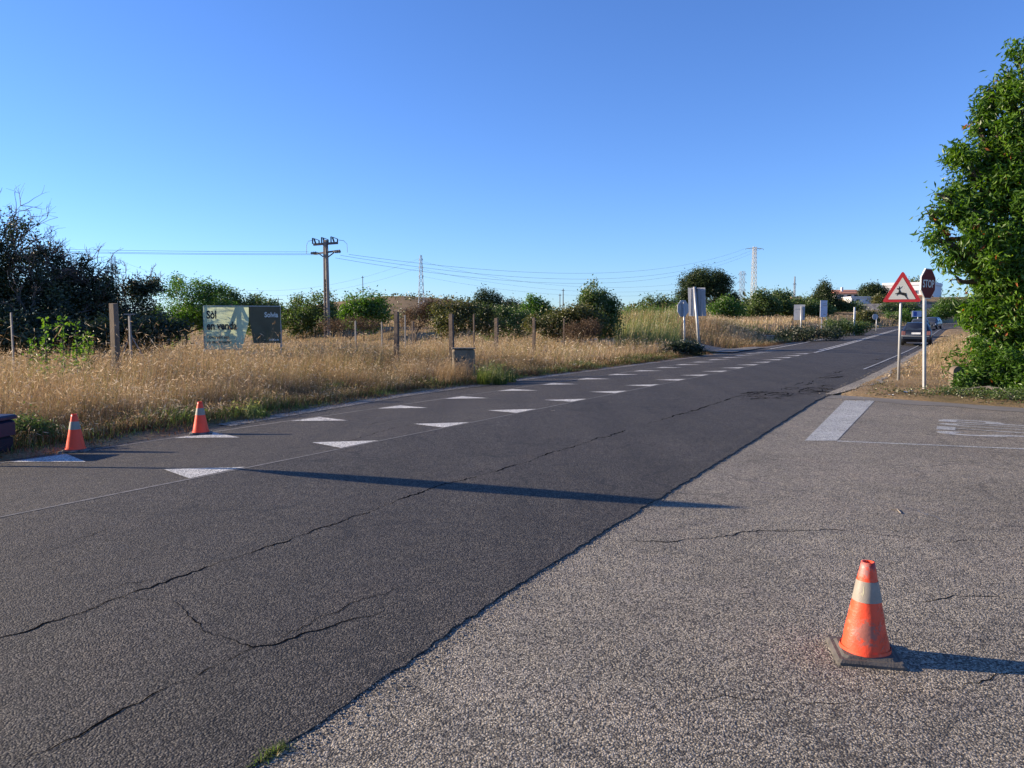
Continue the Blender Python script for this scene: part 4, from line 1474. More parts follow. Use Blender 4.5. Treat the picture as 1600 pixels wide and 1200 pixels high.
Yf = 120.0
bpos = base(1432, Yf)
t = empty('blue_sign', bpos, 'blue rectangular road sign behind the dark car', 'road sign')
c = at(1432, 490.5, Yf) - bpos
post(t, c.z, 0.07)
MB().box((c.x, -0.1, c.z), (15 * Yf / FPX, 0.05, 9.5 * Yf / FPX)).build('plate', M['paleboard'], t)
MB().box((c.x - 0.25, -0.13, c.z), (5 * Yf / FPX, 0.01, 7 * Yf / FPX)).build('blue_field', M['bluesign'], t)

# ------------------------------------------------------------------ land for sale board
Yg = 28.0
gx = at(317, 510, Yg)
t = empty('sale_board', base(378, Yg), 'light green and charcoal land for sale board standing in the dry grass', 'sign board')
bs = t.location
dr = Vector((0.975, 0.22, 0)).normalized()
P0 = at(317.5, 478, Yg) - bs
W1 = (385.5 - 317.5) * Yg / FPX * 1.0; W2 = (432 - 317.5) * Yg / FPX * 1.0
H1 = 68 * Yg / FPX
nb = Vector((dr.y, -dr.x, 0))
def B3(u, v, w=0):
    return P0 + dr * u + Vector((0, 0, v)) + nb * w
m = MB()
gridv = []; NU, NV = 12, 8
for j in range(NV + 1):
    for i in range(NU + 1):
        v = -H1 * j / NV
        wmax = W1 - 0.02 - (0.27 * max(0, (j / NV - 0.35)) / 0.65)
        gridv.append(B3(wmax * i / NU, v + 0.008 * math.sin(i * 1.1), 0.012 * math.sin(i * 0.9 + j * 0.7)))
m.add(gridv, [(j * (NU + 1) + i, (j + 1) * (NU + 1) + i, (j + 1) * (NU + 1) + i + 1, j * (NU + 1) + i + 1) for j in range(NV) for i in range(NU)])
m.build('green_canvas', M['canvas'], t, True)
fm = MB()
for a, b_ in (((0, 0), (W2, 0)), ((0, 0), (0, -2.3)), ((W2, 0), (W2, -2.2)), ((0, -H1), (W1 - .3, -H1))):
    fm.bar(B3(a[0], a[1], -0.03), B3(b_[0], b_[1], -0.03), 0.035)
fm.build('frame', M['metal'], t)
m = MB()
m.prism([(W1 + .005, 0.0), (W1 + .005, -0.55), (W1 + .12, -1.35), (W2, -1.35), (W2, 0.0)], lambda u, v, w: B3(u, v - .01, w), 0.015)
m.build('charcoal_sheet', M['darkboard'], t)
# back struts whose shadow shows through the canvas
st = MB()
sdir = Vector((TOSUN.x, TOSUN.y, TOSUN.z))
def behind(u, v, dist):
    q = B3(u, v)
    k = dist / max(0.05, -(sdir.dot(nb)))
    return q + sdir * k
ua = W1 - 0.36
for (u0, v0, u1, v1, w) in ((ua, -0.0, ua + 0.02, -1.5, 0.10), (ua - 0.07, -0.05, ua - 0.46, -1.15, 0.085), (ua + 0.1, -0.05, ua + 0.32, -0.55, 0.08), (ua - 0.12, -1.0, ua + .12, -1.0, 0.03)):
    st.bar(behind(u0, v0, 0.12), behind(u1, v1, 0.12), w * 0.6)
st.build('back_strut', M['wood'], t)
up = (0, 0, 1)
for body, size, u, v, bold in (('Sòl', 0.40, 0.10, -0.45, 0.012), ('en venda', 0.40, 0.10, -0.85, 0.012), ('Construeix aquí', 0.165, 0.10, -1.18, 0.003), ('els teus projectes', 0.165, 0.10, -1.36, 0.003)):
    text_obj('lettering', body, size, M['black'], B3(u, v, 0.03), dr, up, t, bold, 0.72)
text_obj('lettering', 'Solvia', 0.26, M['signwhite'], B3(W1 + 0.53, -0.40, 0.02), dr, up, t, 0.008, 0.8)
text_obj('lettering', 'solvia.es', 0.13, M['signwhite'], B3(W1 + 0.68, -1.27, 0.02), dr, up, t, 0.002, 0.8)

# ------------------------------------------------------------------ fence posts in the field
def fence_post(px, ytop, Y, wpx, label, mat, brace=False, depth=None, name='fence_post', lean=0.0):
    b = base(px, Y)
    w = 0.84 * wpx * Y / FPX
    h = at(px, ytop, Y).z - b.z
    t = empty(name, b, label, 'fence post', 'fence posts in the dry field')
    m = MB()
    r = random.Random(px)
    vs = []; n = 6
    for i in range(n + 1):
        z = -0.2 + (h + 0.2) * i / n
        q = w / 2 * (1 - 0.12 * i / n)
        ox = lean * i / n + r.uniform(-.05, .05) * w
        for sx, sy in ((-1, -1), (1, -1), (1, 1), (-1, 1)):
            vs.append((sx * q + ox, sy * q * 0.8, z + (r.uniform(-.04, .02) if i == n else 0)))
    fs = [(4 * i + k, 4 * i + (k + 1) % 4, 4 * i + 4 + (k + 1) % 4, 4 * i + 4 + k) for i in range(n) for k in range(4)]
    fs.append(tuple(range(4 * n, 4 * n + 4)))
    m.add(vs, fs).build('post', mat, t).rotation_euler.z = R(-28)
    if brace:
        for dx in (-0.72, 0.72 * 1.15):
            MB().tube([(0, 0, h * 0.76), (dx, 0.15, -0.1)], w * 0.28, 6).build('brace', mat, t)
        MB().box((0, 0, h), (0.26, 0.05, 0.03)).build('cross_piece', mat, t)
    return t


fence_post(20.5, 488, 19, 3.4, 'thin grey metal post before the dark trees at far left', M['postmetal'])
fence_post(180.5, 473, 17, 14, 'thick square concrete post at the left', M['oldpost'])
fence_post(204.5, 491, 19, 4.4, 'slim metal post held by two slanting braces', M['postmetal'], True)
fence_post(618.5, 487, 24, 8.5, 'leaning brown wooden post right of the power pole', M['wood'], lean=0.05)
fence_post(705.5, 490, 24, 8.5, 'grey wooden post above the old concrete box', M['wood'])
fence_post(633.5, 491, 33, 2.6, 'thin post just right of the leaning brown post', M['postmetal'])
fence_post(645.5, 502, 36, 4.4, 'short stub post among the dry grass', M['wood'])
fence_post(740.5, 491, 31, 3.0, 'thin pale post before the bramble hedge', M['wood'])
fence_post(775.5, 497, 33, 7.0, 'greyish post half hidden by the hedge', M['wood'])
fence_post(834, 496, 32, 5.5, 'grey post under the bright green bush', M['wood'])
fence_post(556, 501, 40, 3.0, 'thin pale post below the round green tree', M['postmetal'])
fence_post(597, 503, 40, 2.4, 'thinnest post left of the leaning brown post', M['postmetal'])
fence_post(440, 507, 34, 2.4, 'thin post right of the charcoal sheet', M['postmetal'])
fence_post(881, 497, 38, 3.0, 'thin post before the dark round bush', M['wood'])

# old concrete box in the grass
Yh = 21.6
b = base(724.5, Yh)
hh = at(724, 545, Yh).z - b.z
t = empty('concrete_box', b, 'old weathered concrete box standing in the grass at the road side', 'utility box', rz=R(6))
m = MB().bevbox((0, 0.15, hh / 2 - 0.1), (35 * Yh / FPX, 0.4, hh + 0.2), 0.05)
m.build('housing', M['oldconcrete'], t)
MB().box((0, -0.06, hh / 2 - .05), (26 * Yh / FPX, 0.02, hh * 0.75)).build('door', M['oldconcrete'], t)
MB().bevbox((0, 0.14, hh + 0.012), (37 * Yh / FPX, 0.46, 0.03), 0.008).build('cap', M['oldconcrete'], t)

# culvert slab by the ditch
pv = base(400, 15.2)
t = empty('culvert_slab', pv, 'low dark concrete slab half buried below the tall grass', 'slab', rz=R(-18))
MB().bevbox((0, 0, 0.13), (1.7, 0.30, 0.20), 0.03).build('upper_slab', M['oldconcrete'], t)
MB().bevbox((0.05, -0.18, 0.02), (1.9, 0.3, 0.14), 0.02).build('lower_slab', M['oldconcrete'], t)
# drain pipe on the far verge
pv = base(1201, 55.5)
t = empty('drain_head', pv, 'small grey concrete drain head in the shaded verge', 'drain')
MB().bevbox((0, 0, 0.2), (0.55, 0.5, 0.8), 0.03).build('shaft', M['concrete'], t)
MB().bevbox((0, 0, 0.63), (0.66, 0.6, 0.07), 0.02).build('cap', M['concrete'], t)
# kilometre stone under the tree
Yk = 17.3
pv = base(1496, Yk)
hk = at(1496, 572, Yk).z - pv.z
t = empty('boundary_stone', pv, 'small round topped concrete stone under the tree leaves', 'marker stone', rz=R(10))
prof_ = [(-0.14, -0.1), (0.14, -0.1), (0.14, hk - 0.12)] + [(0.14 * math.cos(R(a)), hk - 0.12 + 0.12 * math.sin(R(a))) for a in range(15, 180, 15)] + [(-0.14, hk - 0.12)]
MB().prism(prof_, lambda u, v, w: (u, -0.07 - w * 1.0, v), 0.14).build('stone', M['oldpost'], t)
# litter
def litter(px, py, sz, label, mat, cat='litter', nm='paper_scrap'):
    p = hit(px, py)
    r = random.Random(px)
    vs = []; fs = []
    n = 5
    for i in range(n):
        for j in range(n):
            vs.append(((i / (n - 1) - .5) * sz * r.uniform(.8, 1.1), (j / (n - 1) - .5) * sz * .6 * r.uniform(.8, 1.1), 0.012 + r.uniform(0, 0.22) * sz))
    for i in range(n - 1):
        for j in range(n - 1):
            fs.append((i * n + j, (i + 1) * n + j, (i + 1) * n + j + 1, i * n + j + 1))
    o = link_mesh(nm, vs, fs, mat)
    o.location = p
    tag(o, label, cat)
litter(1419, 614, 0.24, 'crumpled white paper on the soil left of the STOP pole', M['paper'])
litter(1392, 618, 0.10, 'small pale scrap on the soil at the road corner', M['paper'])
litter(1428, 574, 0.10, 'tiny white scrap between the two sign poles', M['paper'])
litter(864, 643, 0.07, 'small brown stone lying on the dark road', M['concrete'], 'stone', 'stone')
mt = MB()
q = [hit(1392, 796), hit(1402, 797), hit(1408, 803)]
mt.tube([Vector((a.x, a.y, a.z + 0.006)) for a in q], 0.005, 5)
tag(mt.build('twig', M['concrete']), 'short pale bent twig lying on the pale asphalt', 'twig')

# moss at the bottom of the joint
def joint_weeds(px0, py0, px1, py1, n, sz, label_seed, hh=0.05):
    r = np.random.default_rng(label_seed)
    a = hit(px0, py0); b = hit(px1, py1)
    u = r.uniform(size=n)[:, None]
    P = np.array([a.x, a.y])[None] * (1 - u) + np.array([b.x, b.y])[None] * u + r.normal(size=(n, 2)) * 0.018
    tag(blades('joint_grass', P[:, 0], P[:, 1], hh * r.uniform(0.3, 1, n), 0.006, M['greengrass'], np.clip(r.normal(0.5, 0.2, n), 0, 1), 0.9, label_seed, wind=(0, 0)), kind='stuff')
joint_weeds(402, 1192, 446, 1166, 420, 0.02, 3)
joint_weeds(846, 896, 872, 884, 120, 0.02, 4, 0.03)
joint_weeds(925, 846, 940, 838, 40, 0.02, 5, 0.02)

# ------------------------------------------------------------------ concrete power pole and cables
def power_pole(px, ytop, Y, label, bg=None):
    b = base(px, Y); b.z = min(b.z, -0.3)
    h = at(px, ytop, Y).z - b.z
    t = empty('power_pole', b, label, 'power pole', 'poles of the local power line')
    w0, w1 = 9.0 * Y / FPX / 2, 5.0 * Y / FPX / 2
    m = MB()
    # two flanges joined by a web with rungs: an open lower half
    for s_ in (-1, 1):
        vs = []
        for z, w in ((-.3, w0), (h, w1)):
            for xx in ((s_ * w, s_ * w * 0.62) if s_ > 0 else (s_ * w, s_ * w * 0.62)):
                for yy in (-0.17, 0.17):
                    vs.append((xx, yy, z))
        m.add(vs, [(0, 1, 3, 2), (4, 6, 7, 5), (0, 2, 6, 4), (1, 5, 7, 3), (0, 4, 5, 1), (2, 3, 7, 6)])
    m.build('shaft', M['concrete'], t)
    m = MB()
    zs = h * 0.62
    m.box((0, 0, (h + zs) / 2), (w1 * 1.5, 0.28, h - zs))
    m.build('upper_web', M['concrete'], t)
    for o_ in t.children:
        o_.rotation_euler.z = R(-30)
    for k in range(13):
        z = 0.3 + k * (zs - 0.2) / 13
        w = w0 + (w1 - w0) * z / h
        MB().box((0, 0, z), (w * 1.4, 0.24, 0.11)).build('rung', M['concrete'], t).rotation_euler.z = R(-30)
    u = Y / FPX
    arm = h - 19 * u
    m = MB(); m.bar((-21 * u, 0.6, arm - 1.5 * u), (24 * u, -0.6, arm + 2 * u), 0.16, 0.14); m.build('cross_arm', M['steel_dark'], t)
    for s_ in (-1, 1):
        m = MB(); m.bar((s_ * 13 * u, 0.0, arm), (s_ * 1.5 * u, 0, arm - 8.5 * u), 0.09); m.build('arm_brace', M['steel_dark'], t)
        m = MB()
        x0 = s_ * 14 * u
        for k in range(7):
            m.tube([(x0 + s_ * k * 1.4 * u, 0, arm + (1 + k * .2) * s_ * u * .5), (x0 + s_ * (k + .55) * 1.4 * u, 0, arm + (1 + k * .2) * s_ * u * .5)], 0.13 if k % 2 else 0.09, 8)
        m.build('insulator', M['insul'], t)
    m = MB(); m.bar((-20 * u, 0.3, h - 6.5 * u), (20 * u, -0.3, h - 5 * u), 0.15, 0.2); m.build('top_arm', M['steel_dark'], t)
    for k, x in enumerate((-20, -6, 8.5)):
        z = h - 6 * u + k * 1.1 * u
        fu = MB()
        fu.bar((x * u, 0, z), (x * u, 0, z + 9 * u), 0.10).bar((x * u, 0, z + 9 * u), ((x + 10) * u, 0, z + 5.5 * u), 0.06).bar(((x + 10) * u, 0, z + 5.5 * u), ((x + 10) * u, 0, z + 0.5 * u), 0.10)
        fu.bar(((x + 2.4) * u, 0, z + 7.5 * u), ((x + 4.6) * u, 0, z + 1 * u), 0.13)
        fu.build('fuse_unit', M['insul'], t)
    m = MB()
    m.tube([(-21 * u, 0, h - 0.5 * u), (-27 * u, 0, h - 2 * u), (-29.5 * u, 0, h - 8 * u), (-29.8 * u, 0, arm - 2 * u)], 0.02, 4, False)
    m.build('jumper_cable', M['wire'], t)
    m = MB()
    m.tube([(20 * u, 0, h), (28 * u, 0, h - 1 * u), (33 * u, 0, h - 6 * u), (33.5 * u, 0, arm)], 0.02, 4, False)
    m.build('jumper_cable', M['wire'], t)
    m = MB(); m.tube([(3 * u, -.2, h - 6 * u), (4.3 * u, -.25, h - 14 * u), (4.3 * u, -.25, arm)], 0.03, 5); m.build('down_lead', M['steel_dark'], t)
    return t, b, h, arm


YP = 70.0
pole, pb, ph_, arm = power_pole(512, 375, YP, 'concrete power pole with two dark cross arms and fuse units')


def cable(a, b, sag, r, label, group, n=22):
    a = Vector(a); b = Vector(b)
    pts = []
    for i in range(n + 1):
        u = i / n
        p = a.lerp(b, u); p.z -= sag * 4 * u * (1 - u)
        pts.append(p)
    o = MB().tube(pts, r, 4, False).build('cable', M['wire'])
    return tag(o, label, 'cable', group)


GL = 'cables of the local power line'
for k, (y0, y1) in enumerate(((393.5, 372), (396.5, 376), (398, 378.5))):
    cable(at(482 + 8 * k, y0, YP), at(-560, y1 - 6, 62), 0.35, 0.012, ['uppermost', 'middle', 'lowest'][k] + ' cable running left from the concrete power pole', GL)
TY = 168.0
tends = [at(1163, 389, TY - 1.5), at(1175, 391, TY), at(1189, 389, TY + 1.5)]
for k, (x, y) in enumerate(((545, 397.5), (532, 399), (524, 403))):
    cable(at(x, y, YP), tends[k], (3.2, 3.9, 4.5)[k], 0.013, ['uppermost', 'middle', 'lowest'][k] + ' cable sagging right from the concrete pole to the yellowed lattice mast', GL, 40)


# ------------------------------------------------------------------ lattice masts
def lattice(name, px, ytop, Y, wb, wt, label, arms, mat, n=12, ybase=None, bw=0.07, waist=None, group=None):
    b = base(px, Y)
    h = at(px, ytop, Y).z - b.z
    u = Y / FPX
    t = empty(name, b, label, 'lattice mast', group, rz=R(12))
    m = MB()
    def W(f_):
        if waist:
            fr, ww = waist
            return (wb + (ww - wb) * f_ / fr if f_ < fr else ww + (wt - ww) * (f_ - fr) / (1 - fr)) * u / 2
        return (wb + (wt - wb) * f_) * u / 2
    lv = [1 - (1 - i / n) ** 1.25 for i in range(n + 1)]
    cor = [(-1, -1), (1, -1), (1, 1), (-1, 1)]
    for i in range(n):
        z0, z1 = lv[i] * h, lv[i + 1] * h
        a0, a1 = W(lv[i]), W(lv[i + 1])
        for k in range(4):
            c0, c1 = cor[k], cor[(k + 1) % 4]
            m.bar((c0[0] * a0, c0[1] * a0, z0), (c0[0] * a1, c0[1] * a1, z1), bw * 1.4)
            m.bar((c0[0] * a0, c0[1] * a0, z0), (c1[0] * a1, c1[1] * a1, z1), bw)
            m.bar((c1[0] * a0, c1[1] * a0, z0), (c0[0] * a1, c0[1] * a1, z1), bw)
            m.bar((c0[0] * a1, c0[1] * a1, z1), (c1[0] * a1, c1[1] * a1, z1), bw)
    m.build('mast_frame', mat, t)
    for (fz, wl, th) in arms:
        z = fz * h
        a = W(fz)
        for s_ in (-1, 1):
            m = MB()
            tip = (s_ * wl * u / 2, 0, z)
            for yy in (-a, a):
                m.bar((s_ * a, yy, z), tip, bw * 1.1)
                m.bar((s_ * a, yy, z + th * u), tip, bw)
            m.bar((s_ * (a + wl * u / 2) / 2, 0, z), (s_ * (a + wl * u / 2) / 2, 0, z + th * u / 2), bw)
            m.build('cross_arm', mat, t)
        for s_ in (-1, 1):
            MB().bar((s_ * wl * u / 2, 0, z), (s_ * wl * u / 2, 0, z - 2.0 * u), bw * 1.2).build('insulator', M['insul'], t)
    return t


lattice('lattice_mast', 1175, 386, TY, 7.5, 4.5, 'slim yellowed lattice mast with one wide arm on top', [(0.975, 30, 1.5)], M['lattice_warm'], 13, bw=0.04)
lattice('lattice_tower', 659, 399, 420, 10, 2.6, 'narrow tapering pylon on the horizon in the middle of the photo', [(0.93, 6, 2), (0.80, 6.5, 2), (0.66, 7, 2)], M['lattice'], 9, bw=0.11)
lattice('lattice_tower', 183, 401, 470, 9, 5, 'faint pylon with two wide arms above the dark hedge', [(0.90, 15, 2), (0.66, 17, 2)], M['lattice'], 8, bw=0.09, waist=(0.5, 5))
lattice('lattice_tower', 1157, 424, 470, 9, 6, 'faint squat pylon with three arms right of the stone pine', [(0.93, 13, 2), (0.72, 15, 2), (0.52, 13, 2)], M['lattice'], 7, bw=0.09, waist=(0.5, 5.5))
lattice('antenna_mast', 1238.5, 432, 330, 3.2, 1.0, 'thin antenna mast beyond the trees left of the house', [(0.75, 5, 1)], M['lattice'], 8, bw=0.07)


def thin_pole(px, ytop, Y, label, w=0.16, arm=False):
    b = base(px, Y)
    h = at(px, ytop, Y).z - b.z
    t = empty('distant_pole', b, label, 'pole', 'thin distant poles')
    MB().tube([(0, 0, -.3), (0, 0, h)], [w * .6, w * .4], 6).build('shaft', M['wood'], t)
    MB().box((0, 0, h - 0.3), (1.5 if arm else .5, .08, .08)).build('cross_arm', M['steel_dark'], t)


thin_pole(568.5, 431, 150, 'thin distant pole above the round green tree')
thin_pole(602, 462, 210, 'tiny distant pole on the brown ridge', .2, True)
thin_pole(437, 465, 130, 'short distant pole right of the charcoal sheet', .14, True)
thin_pole(879.5, 451, 130, 'taller of two thin poles left of the dark bush')
thin_pole(874.5, 459, 145, 'shorter of two thin poles left of the dark bush')
HV = 'faint high voltage cables on the horizon'
for k, (a, b_, s_) in enumerate((((190, 408, 470), (655, 404, 420), 22), ((188, 419, 470), (655, 418, 420), 20), ((662, 409, 420), (1150, 430, 470), 13), ((662, 421, 420), (1150, 441, 470), 11), ((662, 432, 420), (1150, 448, 470), 10))):
    cable(at(*a), at(*b_), s_ * 0.8, 0.035, ['faint upper cable left of the middle pylon', 'faint lower cable left of the middle pylon', 'faint upper cable right of the middle pylon', 'faint middle cable right of the middle pylon', 'faint lower cable right of the middle pylon'][k], HV)

# ------------------------------------------------------------------ houses
def house(px0, px1, ytop, yeave, ybase, Y, label, wall, roof, name='house', depth=9.0, rz=0.0, wins=(), flat=False):
    u = Y / FPX
    xc = (px0 + px1) / 2
    b = at(xc, ybase, Y)
    t = empty(name, b, label, 'building', rz=rz)
    w = (px1 - px0) * u
    he = (ybase - yeave) * u; ht = (ybase - ytop) * u
    MB().box((0, depth / 2, he / 2 - 1.5), (w, depth, he + 3)).build('wall', wall, t)
    m = MB()
    o_ = 0.5
    if flat:
        m.bevbox((0, depth / 2, he + (ht - he) / 2), (w + o_, depth + o_, ht - he), 0.05)
    else:
        x0, x1 = -w / 2 - o_, w / 2 + o_
        vs = [(x0, -o_, he), (x1, -o_, he), (x1, depth + o_, he), (x0, depth + o_, he), (x0 + .8, depth / 2, ht), (x1 - .8, depth / 2, ht)]
        vs += [(p[0], p[1], p[2] - 0.18) for p in vs[:4]]
        m.add(vs, [(0, 1, 5, 4), (1, 2, 5), (2, 3, 4, 5), (3, 0, 4), (6, 7, 1, 0), (7, 8, 2, 1), (8, 9, 3, 2), (9, 6, 0, 3), (9, 8, 7, 6)])
    m.build('roof', roof, t)
    for (wx, wz, ww, wh) in wins:
        fr = MB().box((wx * w / 2, -0.03, wz * he), (ww, 0.12, wh)).build('window', M['metalback'], t)
        MB().box((wx * w / 2, -0.10, wz * he), (ww * .8, 0.03, wh * .8)).build('pane', M['glassdark'], fr)
    return t, u, w, he


h1, u, w, he = house(1306, 1347, 452, 458.5, 471, 205, 'white house with a low red tiled roof behind the conifer', M['whitewall'], M['tile'], wins=((-.55, .62, 1.0, 1.0), (0.0, .62, 1.2, .9), (.5, .62, 1.0, 1.0)), depth=8, rz=R(-4))
MB().box((-1.2, 2.0, he + 0.9), (0.5, 0.5, 1.6)).build('chimney', M['whitewall'], h1)
house(1330, 1364, 463.5, 465, 474.5, 198, 'low white garage annex right of the red roofed house', M['whitewall'], M['whitewall'], 'annex', 5, wins=((-.4, .5, .9, .8),), flat=True)
h2, *_ = house(1382, 1452, 441.5, 446, 470, 250, 'large bright white building behind the triangular warning sign', M['whitewall'], M['whitewall'], 'white_building', 16, R(-38), ((-.3, .55, 2.0, 1.2), (.3, .55, 2.0, 1.2)), True)
house(1238, 1252, 463.5, 465.0, 469, 230, 'small cream house between the round trees', M['creamwall'], M['creamwall'], 'small_house', 6, flat=True)
house(1432, 1452, 460, 462, 474, 215, 'yellowish house just behind the STOP sign pole', M['creamwall'], M['tile'], 'yellow_house', 8, R(-30))
# walls
def wall_run(name, label, pts, h0, thick, mat, pieces=0, cat='wall'):
    """pts: (px, ybase, ytop, Y)"""
    p0 = at(pts[0][0], pts[0][1], pts[0][3])
    t = empty(name, p0, label, cat)
    for (a, b_) in zip(pts[:-1], pts[1:]):
        A = at(a[0], a[1], a[3]) - p0; B = at(b_[0], b_[1], b_[3]) - p0
        TA = at(a[0], a[2], a[3]) - p0; TB = at(b_[0], b_[2], b_[3]) - p0
        n = Vector((0, thick, 0)); dn = Vector((0, 0, h0))
        vs = [A - dn, B - dn, TB, TA, A - dn + n, B - dn + n, TB + n, TA + n]
        m = MB().add(vs, [(0, 1, 2, 3), (5, 4, 7, 6), (3, 2, 6, 7), (0, 3, 7, 4), (1, 5, 6, 2), (0, 4, 5, 1)])
        m.build('wall_section', mat, t)
    return t
wall_run('retaining_wall', 'long grey stone retaining wall below the white house', [(1286, 486, 474, 192), (1340, 486, 475, 190), (1400, 487, 474, 186), (1458, 488, 475, 184)], 3, 0.8, M['greywall'])
wall_run('garden_wall', 'sunlit cream wall at the far bend of the road', [(1471, 500.5, 491, 192), (1484, 500.5, 490, 181), (1500, 500, 489, 169)], 2, 0.4, M['creamwall'])
wall_run('concrete_wall', 'grey block wall glimpsed left of the lattice mast', [(1150, 487, 480.5, 130), (1170, 487, 480.5, 130)], 3, 0.4, M['greywall'])


# ------------------------------------------------------------------ cars
def car(name, px, yb, Y, heading, label, paint, detail=True, W=1.74, H=1.45, front=False):
    p = at(px, yb, Y)
    s, v = to_sv(p.x, p.y)
    p.z = G(p.x, p.y)
    t = empty(name, p, label, 'car', rz=heading)     # +y is forward
    # stations: y, half widths and heights (bottom, sill, belt, roof edge, roof)
    st = [(-1.98, .62, .34, .80, .52, .78, .88, .70, .90), (-1.90, .70, .26, .85, .55, .82, .92, .66, .96), (-1.72, .74, .22, .87, .58, .83, .94, .60, 1.16),
          (-1.45, .76, .20, .87, .60, .83, .95, .57, H - .05), (-0.6, .77, .19, .87, .60, .83, .95, .58, H), (0.2, .77, .19, .87, .60, .83, .94, .57, H - .02),
          (0.72, .77, .19, .87, .60, .82, .93, .58, H - .16), (1.22, .76, .20, .86, .58, .80, .92, .66, .98), (1.75, .74, .22, .84, .54, .75, .80, .55, .84), (2.02, .64, .30, .70, .46, .62, .66, .42, .68)]
    vs = []; n = 10
    k_ = W / 1.74
    for (y, a, za, b_, zb, c, zc, d, zd) in st:
        half = [(0, za), (a, za), (b_, zb - .2), (b_, zb), (c, zc), (d, zd)]
        pts = [(x, z) for x, z in half] + [(0, zd + 0.03)] + [(-x, z) for x, z in half[:0:-1]]
        n = len(pts)
        vs += [(x * k_, y, z) for x, z in pts]
    fs = []
    for i in range(len(st) - 1):
        for k in range(n):
            j = (k + 1) % n
            fs.append((i * n + k, (i + 1) * n + k, (i + 1) * n + j, i * n + j))
    fs.append(tuple(range(n))); fs.append(tuple(range((len(st) - 1) * n + n - 1, (len(st) - 1) * n - 1, -1)))
    MB().add(vs, fs).build('body', paint, t, True)
    q = 0.012
    rw = [(-.60, -1.905 - q, .97), (.60, -1.905 - q, .97), (.50, -1.49 - q, H - .10), (-.50, -1.49 - q, H - .10)]
    MB().add([(x * k_, y - .015, z) for x, y, z in rw], [(0, 1, 2, 3)]).build('rear_window', M['glassdark'], t)
    fw = [(-.60, 1.20, 1.0), (.60, 1.20, 1.0), (.50, .74, H - .14), (-.50, .74, H - .14)]
    MB().add([(x * k_, y + .03, z + .02) for x, y, z in fw], [(3, 2, 1, 0)]).build('windscreen', M['glassdark'], t)
    for s_ in (-1, 1):
        sw = [(.835, -1.45, .97), (.825, 1.0, .97), (.605, .62, H - .12), (.60, -1.3, H - .12)]
        MB().add([((x + q) * s_ * k_, y, z) for x, y, z in sw], [(0, 1, 2, 3) if s_ > 0 else (3, 2, 1, 0)]).build('side_window', M['glassdark'], t)
        MB().bevbox((s_ * .95 * k_, .72, .98), (.18, .10, .13), .02).build('wing_mirror', paint, t)
        MB().bevbox((s_ * .70 * k_, -1.93, .78), (.24, .12, .26), .03).build('tail_light', M['taillight'], t)
        MB().bevbox((s_ * .60 * k_, 1.93, .58), (.28, .14, .14), .03).build('headlight', M['headlight'], t)
        for y in (-1.25, 1.28):
            wh = MB().tube([((s_ * .88 - .20 * s_) * k_, y, .31), (s_ * .88 * k_, y, .31)], .31, 18).build('wheel', M['tyre'], t)
            MB().tube([((s_ * .885 - .03 * s_) * k_, y, .31), (s_ * .895 * k_, y, .31)], .19, 12).build('rim', M['rim'], wh)
    MB().bevbox((0, -1.99, .50), (1.60 * k_, .14, .20), .04).build('rear_bumper', paint, t)
    MB().bevbox((0, 2.0, .42), (1.30 * k_, .12, .20), .04).build('front_bumper', M['bumper'], t)
    MB().box((0, -1.985, .76), (.52, .02, .115)).build('number_plate', M['plate'], t)
    MB().box((0, -2.07, .585), (1.5 * k_, .02, .03)).build('chrome_strip', M['metal'], t)
    return t


hd = -(RA)
car('parked_car', 1432.5, 534, 50.5, -RA + R(1), 'dark blue hatchback seen from behind, driving away behind the sign poles', M['carpaint'])
car('car', 1437.5, 520, 66, -RA, 'second dark car hidden ahead of the hatchback, only its roof showing', M['carpaint2'], W=1.6, H=1.52)
car('car', 1456, 511, 96, math.pi - RA - R(8), 'oncoming dark grey car with bright headlights at the bend', M['carpaint2'])

# ------------------------------------------------------------------ trees and bushes
# the big tree on the right with hanging elongated leaves
plant('broadleaf_tree', 'large leafy green tree filling the right edge beside the STOP sign', 'tree', 19.5,
      [(1710, 330, 185, 215, 1.5), (1630, 190, 95, 85), (1660, 125, 58, 52), (1700, 80, 60, 50), (1575, 240, 52, 56), (1535, 300, 58, 54, .3), (1495, 335, 32, 32), (1545, 385, 62, 50, -.3), (1590, 330, 85, 85, .2),
       (1560, 460, 54, 52, -.2), (1615, 450, 85, 78, -.3), (1578, 530, 54, 44), (1650, 540, 95, 78), (1750, 480, 150, 140, 1), (1600, 88, 14, 24), (1578, 128, 18, 26), (1545, 145, 8, 12), (1530, 190, 18, 22, .2), (1502, 240, 14, 16), (1474, 305, 18, 16), (1455, 334, 13, 14), (1462, 372, 14, 12), (1490, 398, 20, 18), (1500, 440, 18, 20), (1525, 500, 20, 20)],
      10500, (0.18, 0.060), M['leaf_near'], None, 12, 0.75, 0.11, trunk=1720, seed=3, lump=0.36, shell=0.40, tips=0.004, sky_gap=-0.02, dy=0.7, boughs=380, bsize=0.34)
plant('leafy_shrub', 'low leafy shrub spilling over the kerb beneath the big tree', 'shrub', 17.0,
      [(1575, 585, 60, 40), (1530, 572, 46, 38, .4), (1640, 600, 60, 40, -.8), (1700, 600, 60, 44, -1.4), (1510, 600, 24, 20)], 2600, (0.115, 0.040), M['leaf_near'], None, 9, 0.1, 0.07, trunk=1600, seed=5, lump=0.3, shell=0.3, tips=0.008)
